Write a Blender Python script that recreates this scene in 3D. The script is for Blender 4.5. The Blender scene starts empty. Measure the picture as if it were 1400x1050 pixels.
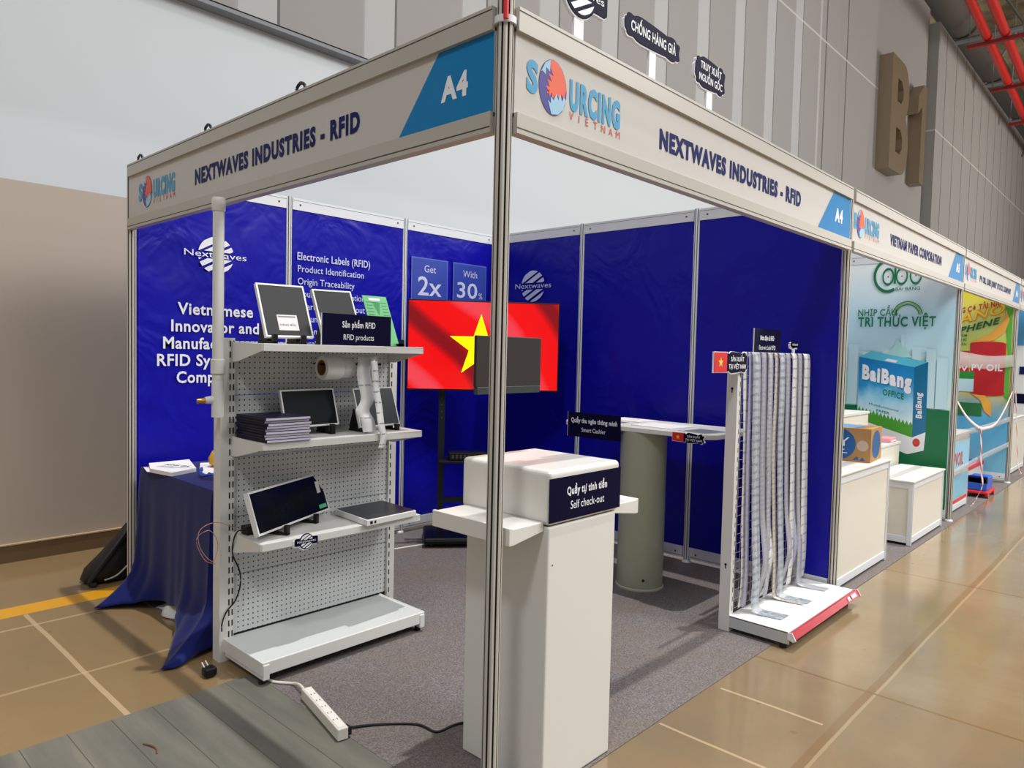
import bpy, bmesh, math, random
from mathutils import Vector, Matrix
random.seed(7)
S = bpy.context.scene
COL = S.collection
V = Vector

# ------------------------------------------------------------------ camera, world, lights, exposure
cam = bpy.data.cameras.new('camera'); camo = bpy.data.objects.new('camera', cam); COL.objects.link(camo)
CF = (984.598245, -0.0446463091, 0.0231531218, 0.750544492)
def _cam():
    f, rx, ry, rz = CF
    fw = V((math.cos(rz)*math.cos(rx), math.sin(rz)*math.cos(rx), math.sin(rx)))
    r = V((math.sin(rz), -math.cos(rz), 0)); u = r.cross(fw)
    r2 = r*math.cos(ry)+u*math.sin(ry); u2 = -r*math.sin(ry)+u*math.cos(ry)
    m = Matrix((( r2.x, u2.x, -fw.x, -1.56997), (r2.y, u2.y, -fw.y, -1.52415), (r2.z, u2.z, -fw.z, 1.46623), (0, 0, 0, 1)))
    camo.matrix_world = m
    cam.sensor_width = 36; cam.lens = f/1400*36; cam.clip_end = 300; cam.clip_start = .02
_cam(); S.camera = camo
S.view_settings.view_transform = 'Standard'; S.view_settings.look = 'None'
S.view_settings.gamma = 1; S.view_settings.exposure = 0.0; S.view_settings.use_curve_mapping = False
S.cycles.use_denoising = True
S.cycles.max_bounces = 8; S.cycles.transparent_max_bounces = 12

def lin(c):
    return tuple(((x/255)/12.92 if x/255 <= .04045 else ((x/255+.055)/1.055)**2.4) for x in c)
W_ = bpy.data.worlds.new('hall_light'); S.world = W_; W_.use_nodes = True
nt = W_.node_tree; bg = nt.nodes['Background']
tc = nt.nodes.new('ShaderNodeTexCoord'); sp = nt.nodes.new('ShaderNodeSeparateXYZ'); rp = nt.nodes.new('ShaderNodeValToRGB')
nt.links.new(tc.outputs['Generated'], sp.inputs[0]); nt.links.new(sp.outputs['Z'], rp.inputs[0]); nt.links.new(rp.outputs[0], bg.inputs[0])
rp.color_ramp.elements[0].position = .0; rp.color_ramp.elements[0].color = (.42, .41, .395, 1)
rp.color_ramp.elements[1].position = .6; rp.color_ramp.elements[1].color = (.92, .95, 1.0, 1)
bg.inputs[1].default_value = .44

def light(name, kind, loc, target, energy, size=1, col=(1, 1, 1), angle=.03):
    l = bpy.data.lights.new(name, kind); l.energy = energy; l.color = col
    if kind == 'AREA': l.shape = 'DISK'; l.size = size
    if kind == 'SUN': l.angle = angle
    o = bpy.data.objects.new(name, l); COL.objects.link(o); o.location = loc
    o.rotation_euler = (V(target)-V(loc)).to_track_quat('-Z', 'Y').to_euler()
    return o
light('hall_lamp_key', 'SUN', (1.15, -1.1, 10), (0, 0, 0), 2.0, angle=.014, col=(1, .985, .955))
light('hall_lamp_aisle', 'AREA', (3.0, -7.0, 8.0), (2.0, 1.0, 1.0), 330, 5, (1, .985, .96))
light('hall_lamp_near_wall', 'AREA', (-5.5, -2.5, 9.5), (.2, .1, .6), 260, 1.2, (1, .985, .96))
light('added_fill_deep', 'AREA', (25.0, -9.0, 5.0), (26.0, 4.0, 9.5), 1500, 5, (1, .95, .88))  # added low fill, aimed up to brighten the panelled wall and roof
light('hall_lamp_aisle_far', 'AREA', (10.0, -5.0, 8.0), (9.0, 1.0, 1.0), 450, 4, (1, .985, .96))
light('added_fill_poster', 'AREA', (3.6, -4.2, 6.5), (6.6, .6, 1.2), 250, 2.5, (1, .985, .96))  # added fill that brightens the poster wall of the paper booth

# ------------------------------------------------------------------ materials
MATS = {}
def mat(name, c, rough=.5, metal=0, spec=.5, emit=0, coat=0, alpha=1, lin_in=False):
    if name in MATS: return MATS[name]
    m = bpy.data.materials.new(name); m.use_nodes = True; MATS[name] = m
    b = m.node_tree.nodes['Principled BSDF']
    c = (c if lin_in else lin(c))
    b.inputs['Base Color'].default_value = (*c, 1); b.inputs['Roughness'].default_value = rough
    b.inputs['Metallic'].default_value = metal; b.inputs['Specular IOR Level'].default_value = spec
    b.inputs['Coat Weight'].default_value = coat
    if emit:
        b.inputs['Emission Color'].default_value = (*c, 1); b.inputs['Emission Strength'].default_value = emit
    b.inputs['Alpha'].default_value = alpha
    return m
class NT:
    """node helper"""
    def __init__(s, m): s.m = m; s.t = m.node_tree; s.b = s.t.nodes['Principled BSDF']
    def n(s, typ, **k):
        x = s.t.nodes.new(typ)
        for a, v in k.items(): setattr(x, a, v)
        return x
    def l(s, a, b): s.t.links.new(a, b)
    def math(s, op, a, b=None, c=None):
        x = s.n('ShaderNodeMath', operation=op)
        for i, q in enumerate((a, b, c)):
            if q is None: continue
            if isinstance(q, (int, float)): x.inputs[i].default_value = q
            else: s.l(q, x.inputs[i])
        return x.outputs[0]
    def pos(s):
        g = s.n('ShaderNodeNewGeometry'); x = s.n('ShaderNodeSeparateXYZ'); s.l(g.outputs['Position'], x.inputs[0])
        s.P = g.outputs['Position']; return x.outputs[0], x.outputs[1], x.outputs[2]
    def noise(s, scale, detail=4, rough=.55, vec=None, dist=0):
        x = s.n('ShaderNodeTexNoise'); x.inputs['Scale'].default_value = scale; x.inputs['Detail'].default_value = detail
        x.inputs['Roughness'].default_value = rough; x.inputs['Distortion'].default_value = dist
        if vec is not None: s.l(vec, x.inputs['Vector'])
        return x.outputs['Fac']
    def ramp(s, f, stops):
        x = s.n('ShaderNodeValToRGB'); e = x.color_ramp.elements
        while len(e) < len(stops): e.new(.5)
        for i, (p, c) in enumerate(stops): e[i].position = p; e[i].color = (*c, 1)
        s.l(f, x.inputs[0]); return x.outputs[0]
    def mix(s, f, a, b):
        x = s.n('ShaderNodeMix', data_type='RGBA')
        for sock, q in ((x.inputs[0], f), (x.inputs[6], a), (x.inputs[7], b)):
            if isinstance(q, (int, float)): sock.default_value = q
            elif isinstance(q, tuple): sock.default_value = (*q, 1)
            else: s.l(q, sock)
        return x.outputs[2]
    def bump(s, h, strength, dist=.01):
        x = s.n('ShaderNodeBump'); x.inputs['Strength'].default_value = strength; x.inputs['Distance'].default_value = dist
        s.l(h, x.inputs['Height']); s.l(x.outputs[0], s.b.inputs['Normal'])
    def line(s, c, at, w):
        """1 within w of c = at"""
        return s.math('LESS_THAN', s.math('ABSOLUTE', s.math('SUBTRACT', c, at)), w)
    def col(s, c): s.l(c, s.b.inputs['Base Color'])

WHITE = mat('white_metal', (222, 221, 217), .35)
WHITE2 = mat('white_laminate', (226, 224, 218), .3)
BOARD = mat('white_board', (198, 194, 189), .45, spec=.3)
ALU = mat('anodised_aluminium', (198, 193, 184), .38, .1)
GROOVEL = mat('grey_groove', (118, 118, 120), .6)
ALUW = mat('pale_aluminium', (224, 227, 231), .38, .0)
GROOVE = mat('dark_groove', (70, 64, 55), .6)
RAIL = mat('grey_fascia_rail', (184, 179, 171), .4, .1)
BLACK = mat('black_plastic', (12, 12, 13), .42, spec=.35)
RUBBER = mat('black_rubber', (14, 14, 15), .7)
NAVY = mat('navy_print', (15, 13, 46), .5, spec=.06)
NAVYT = mat('navy_letters', (12, 22, 92), .5, spec=.15)
TXT = mat('white_print', (238, 240, 245), .5)
TXTB = mat('pale_print', (205, 212, 238), .5)
CYAN = mat('cyan_blue_print', (14, 124, 186), .45, spec=.2)
LOGOB = mat('logo_blue_print', (40, 150, 196), .45)
LOGOO = mat('logo_orange_print', (232, 84, 40), .45)
LOGOD = mat('logo_indigo_print', (52, 40, 140), .45)
LOGOL = mat('logo_pale_blue_print', (150, 196, 222), .45)
LOGOR = mat('logo_red_print', (205, 70, 60), .45)
RED = mat('flag_red_print', (214, 30, 42), .45)
YEL = mat('flag_yellow_print', (250, 214, 40), .45)
PAPER = mat('white_paper', (232, 230, 230), .7)
STEEL = mat('dark_steel', (28, 33, 38), .4, .1, spec=.3)
BRASS = mat('brass', (196, 140, 52), .3, .8)
SILVERP = mat('grey_print', (120, 122, 126), .5)

def vinyl(name, base):
    m = mat(name, base, .33, spec=.26); k = NT(m); k.pos()
    h = k.noise(2.2, 3, .5, k.P, 1.2); h2 = k.noise(9, 2, .5, k.P)
    k.bump(k.math('ADD', h, k.math('MULTIPLY', h2, .12)), .35, .06)
    return m
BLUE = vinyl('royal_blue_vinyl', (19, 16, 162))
BLUE_SHADE = vinyl('shaded_blue_vinyl', (14, 12, 156))  # same vinyl as above; its weaker glare is put into a darker base colour

def pegboard_mat():
    m = mat('perforated_white_steel', (208, 211, 211), .4); k = NT(m); x, y, z = k.pos()
    fx = k.math('SUBTRACT', k.math('FRACT', k.math('MULTIPLY', x, 40)), .5)
    fz = k.math('SUBTRACT', k.math('FRACT', k.math('MULTIPLY', z, 40)), .5)
    d = k.math('SQRT', k.math('ADD', k.math('MULTIPLY', fx, fx), k.math('MULTIPLY', fz, fz)))
    k.col(k.mix(k.math('LESS_THAN', d, .15), lin((208, 211, 211)), lin((48, 52, 56)))); return m
PEG = pegboard_mat()

def floor_mat():
    m = mat('polished_concrete', (176, 140, 92), .2, spec=.65); k = NT(m); x, y, z = k.pos()
    n1 = k.noise(.7, 6, .6, k.P, .4); n2 = k.noise(3.2, 5, .65, k.P); n3 = k.noise(60, 2, .5, k.P)
    c = k.ramp(n1, [(.30, lin((112, 106, 94))), (.5, lin((137, 117, 88))), (.66, lin((150, 132, 104)))])
    c = k.mix(k.math('MULTIPLY', n2, .5), c, lin((128, 106, 76)))
    warm = k.math('MULTIPLY', k.math('LESS_THAN', x, .3), .45)
    c = k.mix(warm, c, lin((146, 118, 76)))
    c = k.mix(k.math('MULTIPLY', n3, .10), c, lin((110, 90, 60)))
    spots = k.math('GREATER_THAN', k.noise(16, 2, .4, k.P), .755)
    c = k.mix(k.math('MULTIPLY', spots, .5), c, lin((110, 88, 52)))
    wob = k.math('MULTIPLY', k.math('SUBTRACT', k.noise(1.4, 3, .5, k.P), .5), .022)
    xw = k.math('ADD', x, wob); yw = k.math('ADD', y, wob)
    def joint(c, coord, at, w, colr, f, lo=None, hi=None, other=None):
        q = k.math('MULTIPLY', k.line(coord, at, w), f)
        if other is not None:
            q = k.math('MULTIPLY', q, k.math('MULTIPLY', k.math('GREATER_THAN', other, lo), k.math('LESS_THAN', other, hi)))
        return k.mix(q, c, colr)
    dark = lin((120, 92, 56)); pale = lin((206, 180, 142))
    c = joint(c, yw, -.575, .018, dark, .5); c = joint(c, yw, -.598, .007, pale, .25)
    for xx in (1.81, 3.9, 7.2, 10.5): c = joint(c, xw, xx, .008, dark, .8, -9, -.05, y)
    c = joint(c, xw, .91, .007, pale, .5, -1.2, -.06, y); c = joint(c, yw, -2.6, .01, dark, .6)
    c = joint(c, xw, 1.37, .007, pale, .55, -.53, -.09, y)
    c = joint(c, xw, -.55, .011, pale, .6, 1.4, 2.95, y); c = joint(c, yw, 1.98, .010, pale, .35, -5, 0, x)
    c = joint(c, yw, 2.76, .010, pale, .5, -9, -.2, x)
    c = joint(c, y, 3.04, .082, lin((226, 160, 24)), .92, -9, -.02, x)
    k.col(c)
    r = k.math('ADD', .05, k.math('MULTIPLY', n2, .18)); k.l(r, k.b.inputs['Roughness']); return m
def carpet_mat():
    m = mat('grey_carpet', (112, 104, 102), .95, spec=.1); k = NT(m); k.pos()
    n = k.noise(160, 2, .7, k.P); n2 = k.noise(2.2, 4, .6, k.P)
    c = k.ramp(n, [(.3, lin((80, 76, 78))), (.55, lin((118, 112, 112))), (.8, lin((154, 147, 144)))])
    c = k.mix(k.ramp(n2, [(.4, (0, 0, 0)), (.7, (.45, .45, .45))]), c, lin((116, 100, 84)))
    k.col(c); k.bump(n, .35, .004); return m
def plank_mat():
    m = mat('grey_wood_plank', (124, 122, 116), .5, spec=.35); k = NT(m); x, y, z = k.pos()
    cx = k.n('ShaderNodeCombineXYZ'); k.l(k.math('MULTIPLY', x, 9), cx.inputs[0]); k.l(k.math('MULTIPLY', y, 1.1), cx.inputs[1])
    g = k.noise(1.0, 5, .6, cx.outputs[0]); n2 = k.noise(3, 4, .6, k.P)
    c = k.ramp(g, [(.3, lin((86, 85, 81))), (.55, lin((110, 107, 99))), (.75, lin((130, 124, 110)))])
    c = k.mix(k.math('MULTIPLY', n2, .35), c, lin((112, 112, 96)))
    q = k.math('FRACT', k.math('DIVIDE', k.math('SUBTRACT', x, -.01), .151))
    c = k.mix(k.math('MULTIPLY', k.math('LESS_THAN', q, .022), .75), c, lin((62, 54, 44)))
    k.col(c); return m
def wall_mat():
    m = mat('acoustic_panel_wall', (150, 147, 145), .8, spec=.2); k = NT(m); x, y, z = k.pos()
    q = k.math('FRACT', k.math('DIVIDE', k.math('SUBTRACT', x, 1.095), 1.18))
    strip = k.math('MULTIPLY', k.math('LESS_THAN', q, .30), k.math('LESS_THAN', x, 13.0)); inx = k.math('ADD', k.math('LESS_THAN', x, 15.2), k.math('GREATER_THAN', x, 20.7)); seam = k.line(q, .305, k.math('ADD', .011, k.math('MULTIPLY', k.math('GREATER_THAN', x, 13.0), .016))); seam2 = k.line(q, .008, .006)
    c = k.mix(strip, lin((150, 147, 145)), lin((174, 173, 173)))
    c = k.mix(k.math('MULTIPLY', k.noise(55, 2, .5, k.P), .1), c, lin((120, 118, 116)))
    c = k.mix(k.math('MULTIPLY', k.math('MULTIPLY', seam, inx), .75), c, lin((80, 78, 76))); c = k.mix(k.math('MULTIPLY', k.math('MULTIPLY', seam2, inx), .4), c, lin((110, 108, 106)))
    c = k.mix(k.math('MULTIPLY', k.line(z, 7.75, .02), .6), c, lin((205, 200, 196)))
    k.col(c); return m
def beige_mat():
    m = mat('beige_plaster', (176, 163, 148), .7, spec=.25); k = NT(m); k.pos()
    k.col(k.mix(k.math('MULTIPLY', k.noise(.9, 3, .5, k.P), .25), lin((186, 174, 160)), lin((170, 156, 138)))); return m
def cloth_mat():
    m = mat('navy_satin_cloth', (7, 19, 88), .62, spec=.12); NT(m).b.inputs['Sheen Weight'].default_value = .15; return m
def strip_mat(name, base, ink, alpha, pitch, frac):
    m = mat(name, base, .3, spec=.6); k = NT(m); x, y, z = k.pos()
    q = k.math('FRACT', k.math('DIVIDE', z, pitch)); on = k.math('LESS_THAN', q, frac)
    n = k.noise(90, 1, .5, k.P)
    on = k.math('MULTIPLY', k.math('MULTIPLY', on, k.math('GREATER_THAN', n, .47)), .75)
    k.col(k.mix(on, lin(base), lin(ink))); k.b.inputs['Roughness'].default_value = .28
    if alpha < 1: k.l(k.math('ADD', alpha, k.math('MULTIPLY', on, 1-alpha)), k.b.inputs['Alpha'])
    return m
FLOOR, CARPET, PLANK, GWALL, BEIGE, CLOTH = floor_mat(), carpet_mat(), plank_mat(), wall_mat(), beige_mat(), cloth_mat()

# ------------------------------------------------------------------ building helpers
WM = {}
def link(o): COL.objects.link(o); return o
def thing(name, label, cat, loc=(0, 0, 0), rz=0, group=None, M=None):
    o = link(bpy.data.objects.new(name, None)); o.empty_display_size = .05
    m = M if M is not None else Matrix.Translation(V(loc)) @ Matrix.Rotation(rz, 4, 'Z')
    o.matrix_world = m; WM[o.name] = m
    return tag(o, label, cat, group)
def tag(o, label, cat, group=None):
    o['label'] = label; o['category'] = cat
    if group: o['group'] = group
    return o
class MB:
    """mesh builder; geometry goes in world coordinates, or in the parent's own when loc=True"""
    def __init__(s, *mats, loc=False): s.bm = bmesh.new(); s.mats = list(mats); s.m = 0; s.loc = loc; s.X = Matrix.Identity(4)
    def use(s, m):
        if m not in s.mats: s.mats.append(m)
        s.m = s.mats.index(m); return s
    def v(s, p): return s.bm.verts.new(s.X @ V(p))
    def f(s, vs):
        try: q = s.bm.faces.new(vs); q.material_index = s.m; return q
        except ValueError: return None
    def box(s, x0, x1, y0, y1, z0, z1):
        a = [s.v((x, y, z)) for z in (z0, z1) for x, y in ((x0, y0), (x1, y0), (x1, y1), (x0, y1))]
        for i in ((3, 2, 1, 0), (4, 5, 6, 7), (0, 1, 5, 4), (1, 2, 6, 5), (2, 3, 7, 6), (3, 0, 4, 7)): s.f([a[j] for j in i])
        return s
    def ngon(s, pts): return s.f([s.v(p) for p in pts])
    def prism(s, pts, d):
        """closed polygon pts (3-D) extruded by vector d"""
        d = V(d); a = [s.v(p) for p in pts]; b = [s.v(V(p)+d) for p in pts]; n = len(a)
        s.f(a[::-1]); s.f(b)
        for i in range(n): s.f([a[i], a[(i+1) % n], b[(i+1) % n], b[i]])
        return s
    def rings(s, rs, cap=True, close=False):
        R = [[s.v(p) for p in r] for r in rs]; n = len(R[0])
        for i in range(len(R)-(0 if close else 1)):
            a, b = R[i], R[(i+1) % len(R)]
            for j in range(n): s.f([a[j], a[(j+1) % n], b[(j+1) % n], b[j]])
        if cap and not close: s.f(R[0][::-1]); s.f(R[-1])
        return s
    def cyl(s, p0, p1, r, r1=None, n=16, cap=True):
        p0, p1 = V(p0), V(p1); q = (p1-p0).to_track_quat('Z', 'Y'); r1 = r if r1 is None else r1
        c = lambda p, rr: [p+q @ V((rr*math.cos(2*math.pi*i/n), rr*math.sin(2*math.pi*i/n), 0)) for i in range(n)]
        return s.rings([c(p0, r), c(p1, r1)], cap)
    def tube(s, pts, r, n=8, sub=6):
        P = smooth(pts, sub); up = V((0, 0, 1)); rs = []
        for i, p in enumerate(P):
            t = (P[min(i+1, len(P)-1)]-P[max(i-1, 0)]).normalized()
            a = t.cross(up); a = a.normalized() if a.length > 1e-3 else V((1, 0, 0)); b = a.cross(t).normalized()
            rs.append([p+a*r*math.cos(2*math.pi*j/n)+b*r*math.sin(2*math.pi*j/n) for j in range(n)])
        return s.rings(rs)
    def lathe(s, prof, c, n=24, cap=False):
        return s.rings([[V(c)+V((r*math.cos(2*math.pi*i/n), r*math.sin(2*math.pi*i/n), z)) for i in range(n)] for r, z in prof], cap)
    def grid(s, fn, nu, nv, wrap=False):
        g = [[s.v(fn(i/nu, j/nv)) for j in range(nv+1)] for i in range(nu if wrap else nu+1)]
        for i in range(nu):
            for j in range(nv): s.f([g[i][j], g[(i+1) % len(g)][j], g[(i+1) % len(g)][j+1], g[i][j+1]])
        return s
    def build(s, name, parent=None, bevel=0, smooth=False, solid=0, seg=2):
        me = bpy.data.meshes.new(name)
        if parent is not None and not s.loc: s.bm.transform(WM[parent.name].inverted())
        bmesh.ops.remove_doubles(s.bm, verts=s.bm.verts, dist=1e-6)
        if not solid: bmesh.ops.recalc_face_normals(s.bm, faces=s.bm.faces)
        s.bm.to_mesh(me); s.bm.free()
        for m in s.mats: me.materials.append(m)
        o = link(bpy.data.objects.new(name, me))
        if parent is not None: o.parent = parent; WM[o.name] = WM[parent.name]
        else: WM[o.name] = Matrix.Identity(4)
        if smooth:
            for p in me.polygons: p.use_smooth = True
            if smooth != 'all': me.set_sharp_from_angle(angle=math.radians(40))
        if solid: q = o.modifiers.new('s', 'SOLIDIFY'); q.thickness = solid; q.offset = 0
        if bevel: q = o.modifiers.new('b', 'BEVEL'); q.width = bevel; q.segments = seg; q.limit_method = 'ANGLE'; q.angle_limit = .6
        return o
def smooth(pts, sub=6):
    P = [V(p) for p in pts]
    if len(P) < 3 or sub < 2: return P
    out = []
    for i in range(len(P)-1):
        a, b, c, d = P[max(i-1, 0)], P[i], P[i+1], P[min(i+2, len(P)-1)]
        for j in range(sub):
            t = j/sub; out.append(.5*((2*b)+(c-a)*t+(2*a-5*b+4*c-d)*t*t+(3*b-a-3*c+d)*t**3))
    return out+[P[-1]]
def struct(o): o['kind'] = 'structure'; return o

# ---- flat print: frame = (origin, right, up); facing viewer is right x up
def frame(o, r, u): return (V(o), V(r).normalized(), V(u).normalized())
def FY(x, z, y): return frame((x, y, z), (1, 0, 0), (0, 0, 1))          # on a plane facing -y
def FX(y, z, x): return frame((x, y, z), (0, -1, 0), (0, 0, 1))         # on a plane facing -x
_tc = {}
def textmesh(s, bold):
    k = (s, bold)
    if k not in _tc:
        c = bpy.data.curves.new('t', 'FONT'); c.body = s; c.size = 1; c.offset = bold; c.space_character = 1+bold*3.4; c.resolution_u = 3
        o = bpy.data.objects.new('t', c); me = bpy.data.meshes.new_from_object(o)
        _tc[k] = ([tuple(v.co) for v in me.vertices], [tuple(p.vertices) for p in me.polygons])
        bpy.data.objects.remove(o); bpy.data.curves.remove(c); bpy.data.meshes.remove(me)
    return _tc[k]
CAP = None
def text(mb, m, s, fr, cap, width=None, align='L', bold=.0, shear=0):
    global CAP
    if CAP is None: CAP = max(v[1] for v in textmesh('H', 0)[0])
    vs, fs = textmesh(s, bold)
    if not vs: return
    x0 = min(v[0] for v in vs); x1 = max(v[0] for v in vs); k = cap/CAP
    kx = k if width is None else width/(x1-x0); w = (x1-x0)*kx
    off = {'L': 0, 'C': -w/2, 'R': -w}[align]; O, R, U = fr; mb.use(m)
    q = [mb.v(O+R*((v[0]-x0)*kx+off+shear*v[1]*k)+U*(v[1]*k)) for v in vs]
    for f in fs: mb.f([q[i] for i in f])
def flat(mb, m, fr, pts, lift=0):
    O, R, U = fr; N = R.cross(U); mb.use(m); mb.f([mb.v(O+R*a+U*b+N*lift) for a, b in pts])
def slab(mb, m, fr, pts, d, lift=0):
    O, R, U = fr; N = R.cross(U); mb.use(m); mb.prism([O+R*a+U*b+N*lift for a, b in pts], N*d)
def disc(r, n=48, cx=0, cy=0, sx=1): return [(cx+r*sx*math.cos(2*math.pi*i/n), cy+r*math.sin(2*math.pi*i/n)) for i in range(n)]
def rect(x0, x1, y0, y1): return [(x0, y0), (x1, y0), (x1, y1), (x0, y1)]
def clip(poly, a, b, c):
    """keep a*x+b*y >= c"""
    out = []
    for i in range(len(poly)):
        p, q = poly[i], poly[(i+1) % len(poly)]; dp = a*p[0]+b*p[1]-c; dq = a*q[0]+b*q[1]-c
        if dp >= 0: out.append(p)
        if (dp > 0 > dq) or (dp < 0 < dq): t = dp/(dp-dq); out.append((p[0]+(q[0]-p[0])*t, p[1]+(q[1]-p[1])*t))
    return out
def star(r, n=5): return [((r if i % 2 == 0 else r*.382)*math.sin(math.pi*i/n), (r if i % 2 == 0 else r*.382)*math.cos(math.pi*i/n)) for i in range(2*n)]
def wave_logo(mb, m, fr, R, tw=None, lift=0, word='Nextwaves', band=.2):
    """striped ball with the word across it"""
    O, Rt, U = fr; N = Rt.cross(U); fr = (O+N*lift, Rt, U)
    ca, sa = math.cos(.5), math.sin(.5)
    for lo, hi in ((.62, .98), (.2, .5), (-.2, .06), (-.60, -.34), (-.98, -.76)):
        for sg in (1, -1):
            p = disc(R, 64); p = clip(p, -sa, ca, lo*R); p = clip(p, sa, -ca, -hi*R); p = clip(p, 0, sg, band*R)
            if len(p) > 2: flat(mb, m, fr, p)
    if word: text(mb, m, word, (fr[0]-U*(R*.13), Rt, U), R*.33, tw, 'C', .0)
def jag(p0, p1, n, amp):
    out = []
    for i in range(n+1):
        t = i/n; a = amp*(1 if i % 2 else -1)*(.6+.4*((i*37) % 5)/4)
        out.append((p0[0]+(p1[0]-p0[0])*t-(p1[1]-p0[1])*a, p0[1]+(p1[1]-p0[1])*t+(p1[0]-p0[0])*a))
    return out
def sourcing_logo(mb, fr, w, h):
    """S + globe + URCING over VIETNAM; fr origin at the left end of the S's foot"""
    O, R, U = fr; N = R.cross(U)
    sub = lambda x, y, l=0: (O+R*x+U*y+N*l, R, U)
    text(mb, LOGOB, 'S', sub(0, .02*h), .52*h, .105*w, bold=.05)
    gx, gy, gr = .25*w, .24*h, .52*h; sx = .135*w/gr
    g = sub(gx, gy); d = disc(gr, 56, sx=sx); flat(mb, LOGOD, g, d)
    up = [(x*sx, y) for x, y in ([(-.25*gr, .96*gr)]+jag((-.1*gr, .6*gr), (-.45*gr, -.2*gr), 7, .22)+jag((-.45*gr, -.2*gr), (.2*gr, -.35*gr), 6, .2)+jag((.2*gr, -.35*gr), (.93*gr, -.1*gr), 5, .2)+[(.98*gr, .15*gr), (.8*gr, .58*gr), (.45*gr, .88*gr), (.1*gr, .99*gr)])]
    flat(mb, LOGOO, g, up, .0006)
    lo = [(x*sx, y) for x, y in ([(.95*gr, -.28*gr)]+jag((.8*gr, -.25*gr), (.1*gr, -.3*gr), 5, .2)+jag((.1*gr, -.3*gr), (-.3*gr, -.6*gr), 4, .25)+[(-.1*gr, -.98*gr), (.4*gr, -.9*gr), (.75*gr, -.65*gr)])]
    flat(mb, LOGOL, g, lo, .0008)
    flat(mb, LOGOL, g, [(x*sx, y) for x, y in ([(-.9*gr, .4*gr), (-.6*gr, .78*gr), (-.25*gr, .96*gr)]+jag((-.2*gr, .7*gr), (-.75*gr, .35*gr), 4, .2))], .0007)
    text(mb, LOGOB, 'URCING', sub(.42*w, 0), .52*h, .57*w, bold=.055)
    for i, ch in enumerate('VIETNAM'): text(mb, LOGOR, ch, sub(.42*w+i*.088*w+(.012*w if ch == 'I' else 0), -.22*h), .15*h, None)

# ------------------------------------------------------------------ the hall
b = MB(FLOOR); b.grid(lambda u, v: (-30+110*u, -40+44.1*v, 0), 2, 2); struct(b.build('floor'))
b = MB(CARPET); b.box(-.03, 12.3, -.05, 3.0, .0, .004); struct(b.build('floor_2'))
b = MB(PLANK); b.box(-4.6, -.03, -5, 1.455, .0, .003); struct(b.build('floor_3'))
b = MB(BEIGE); b.box(-14, 80, 4.1, 4.5, 0, 2.51)
b.use(mat('white_plaster', (206, 211, 214), .6, spec=.25)).box(-14, 80, 4.1, 4.5, 2.51, 4.05)
b.use(mat('grey_soffit', (128, 131, 135), .7)).box(-14, 80, 3.98, 4.5, 4.03, 4.07)
b.use(GWALL).box(-14, 20.65, 3.98, 4.5, 4.06, 11.02).box(20.65, 80, 3.73, 4.5, 2.6, 10.62)
struct(b.build('wall_back'))
b = MB(mat('brown_skirting', (112, 88, 62), .5)); b.box(-14, 60, 4.075, 4.1, 0, .118); b.use(mat('skirting_cap', (188, 160, 124), .5)).box(-14, 60, 4.07, 4.1, .114, .122)
struct(b.build('baseboard_back'))
def roof_mat():
    m = mat('corrugated_roof', (120, 106, 80), .8); k = NT(m); x, y, z = k.pos()
    n = k.noise(.35, 4, .7, k.P); k.col(k.ramp(n, [(.3, lin((84, 76, 62))), (.5, lin((160, 142, 108))), (.7, lin((206, 188, 146)))])); return m
b = MB(roof_mat())
b.grid(lambda u, v: (17+70*u, -20+28*v, 15.0+.10*math.sin(u*70*2*math.pi/.9)), 160, 1); struct(b.build('ceiling', smooth='all'))
TRUSS = mat('galvanised_truss', (128, 132, 134), .5, .2)
for i, x in enumerate((26.0, 31.0, 36.5, 43.0, 51.0, 60.0)):
    b = MB(TRUSS); b.cyl((x, 5, 12), (x, -18, 12), .09, n=8).cyl((x, 5, 13.8), (x, -18, 13.8), .09, n=8)
    for j in range(11):
        y = 4.6-j*2; b.cyl((x, y, 12), (x, y-1, 13.8), .05, n=6).cyl((x, y-1, 13.8), (x, y-2, 12), .05, n=6)
    tag(b.build('roof_truss'), 'grey tubular roof truss, ' + ['nearest the bronze wall letters', 'second beyond the bronze wall letters', 'third beyond the bronze wall letters', 'fourth beyond the bronze wall letters', 'fifth beyond the bronze wall letters', 'farthest down the hall'][i], 'truss', 'roof trusses under the hall ceiling')
DUCT = mat('grey_duct', (84, 78, 72), .6)
b = MB(DUCT); b.cyl((17, 4.4, 12.6), (80, 4.4, 12.6), .5, n=20); tag(b.build('air_duct', smooth=True), 'round dark grey duct running along the top of the panelled wall', 'duct')
REDP = mat('red_pipe_paint', (196, 36, 28), .4)
for nm, y, g_, lab in (('sprinkler_pipe', 2.58, .036, 'long red sprinkler pipe under the roof, nearer the panelled wall'), ('sprinkler_pipe', 2.19, .034, 'long red sprinkler pipe under the roof, farther from the panelled wall')):
    b = MB(REDP); b.cyl((14, y-4.3*g_, 10), (46, y+27.7*g_, 10), .11, n=16); tag(b.build(nm, smooth=True), lab, 'pipe', 'red sprinkler pipes under the roof')
for i, x in enumerate((20.9, 24.9, 29.0, 34.0, 40.0)):
    b = MB(mat('dark_red_bracket', (136, 24, 22), .5)); ya, yb = 2.19+.034*(x-18.3)-.4, 2.58+.036*(x-18.3)+.4; b.box(x-.06, x+.06, ya-.05, yb+.05, 9.80, 9.886)
    b.use(TRUSS).cyl((x, ya, 9.8), (x, ya, 14.9), .02, n=6).cyl((x, yb, 9.8), (x, yb, 14.9), .02, n=6)
    tag(b.build('pipe_hanger'), 'dark red cross bracket under the red pipes, ' + ['first', 'second', 'third', 'fourth', 'farthest'][i] + ' from the wall letters', 'bracket', 'brackets carrying the red pipes')
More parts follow.
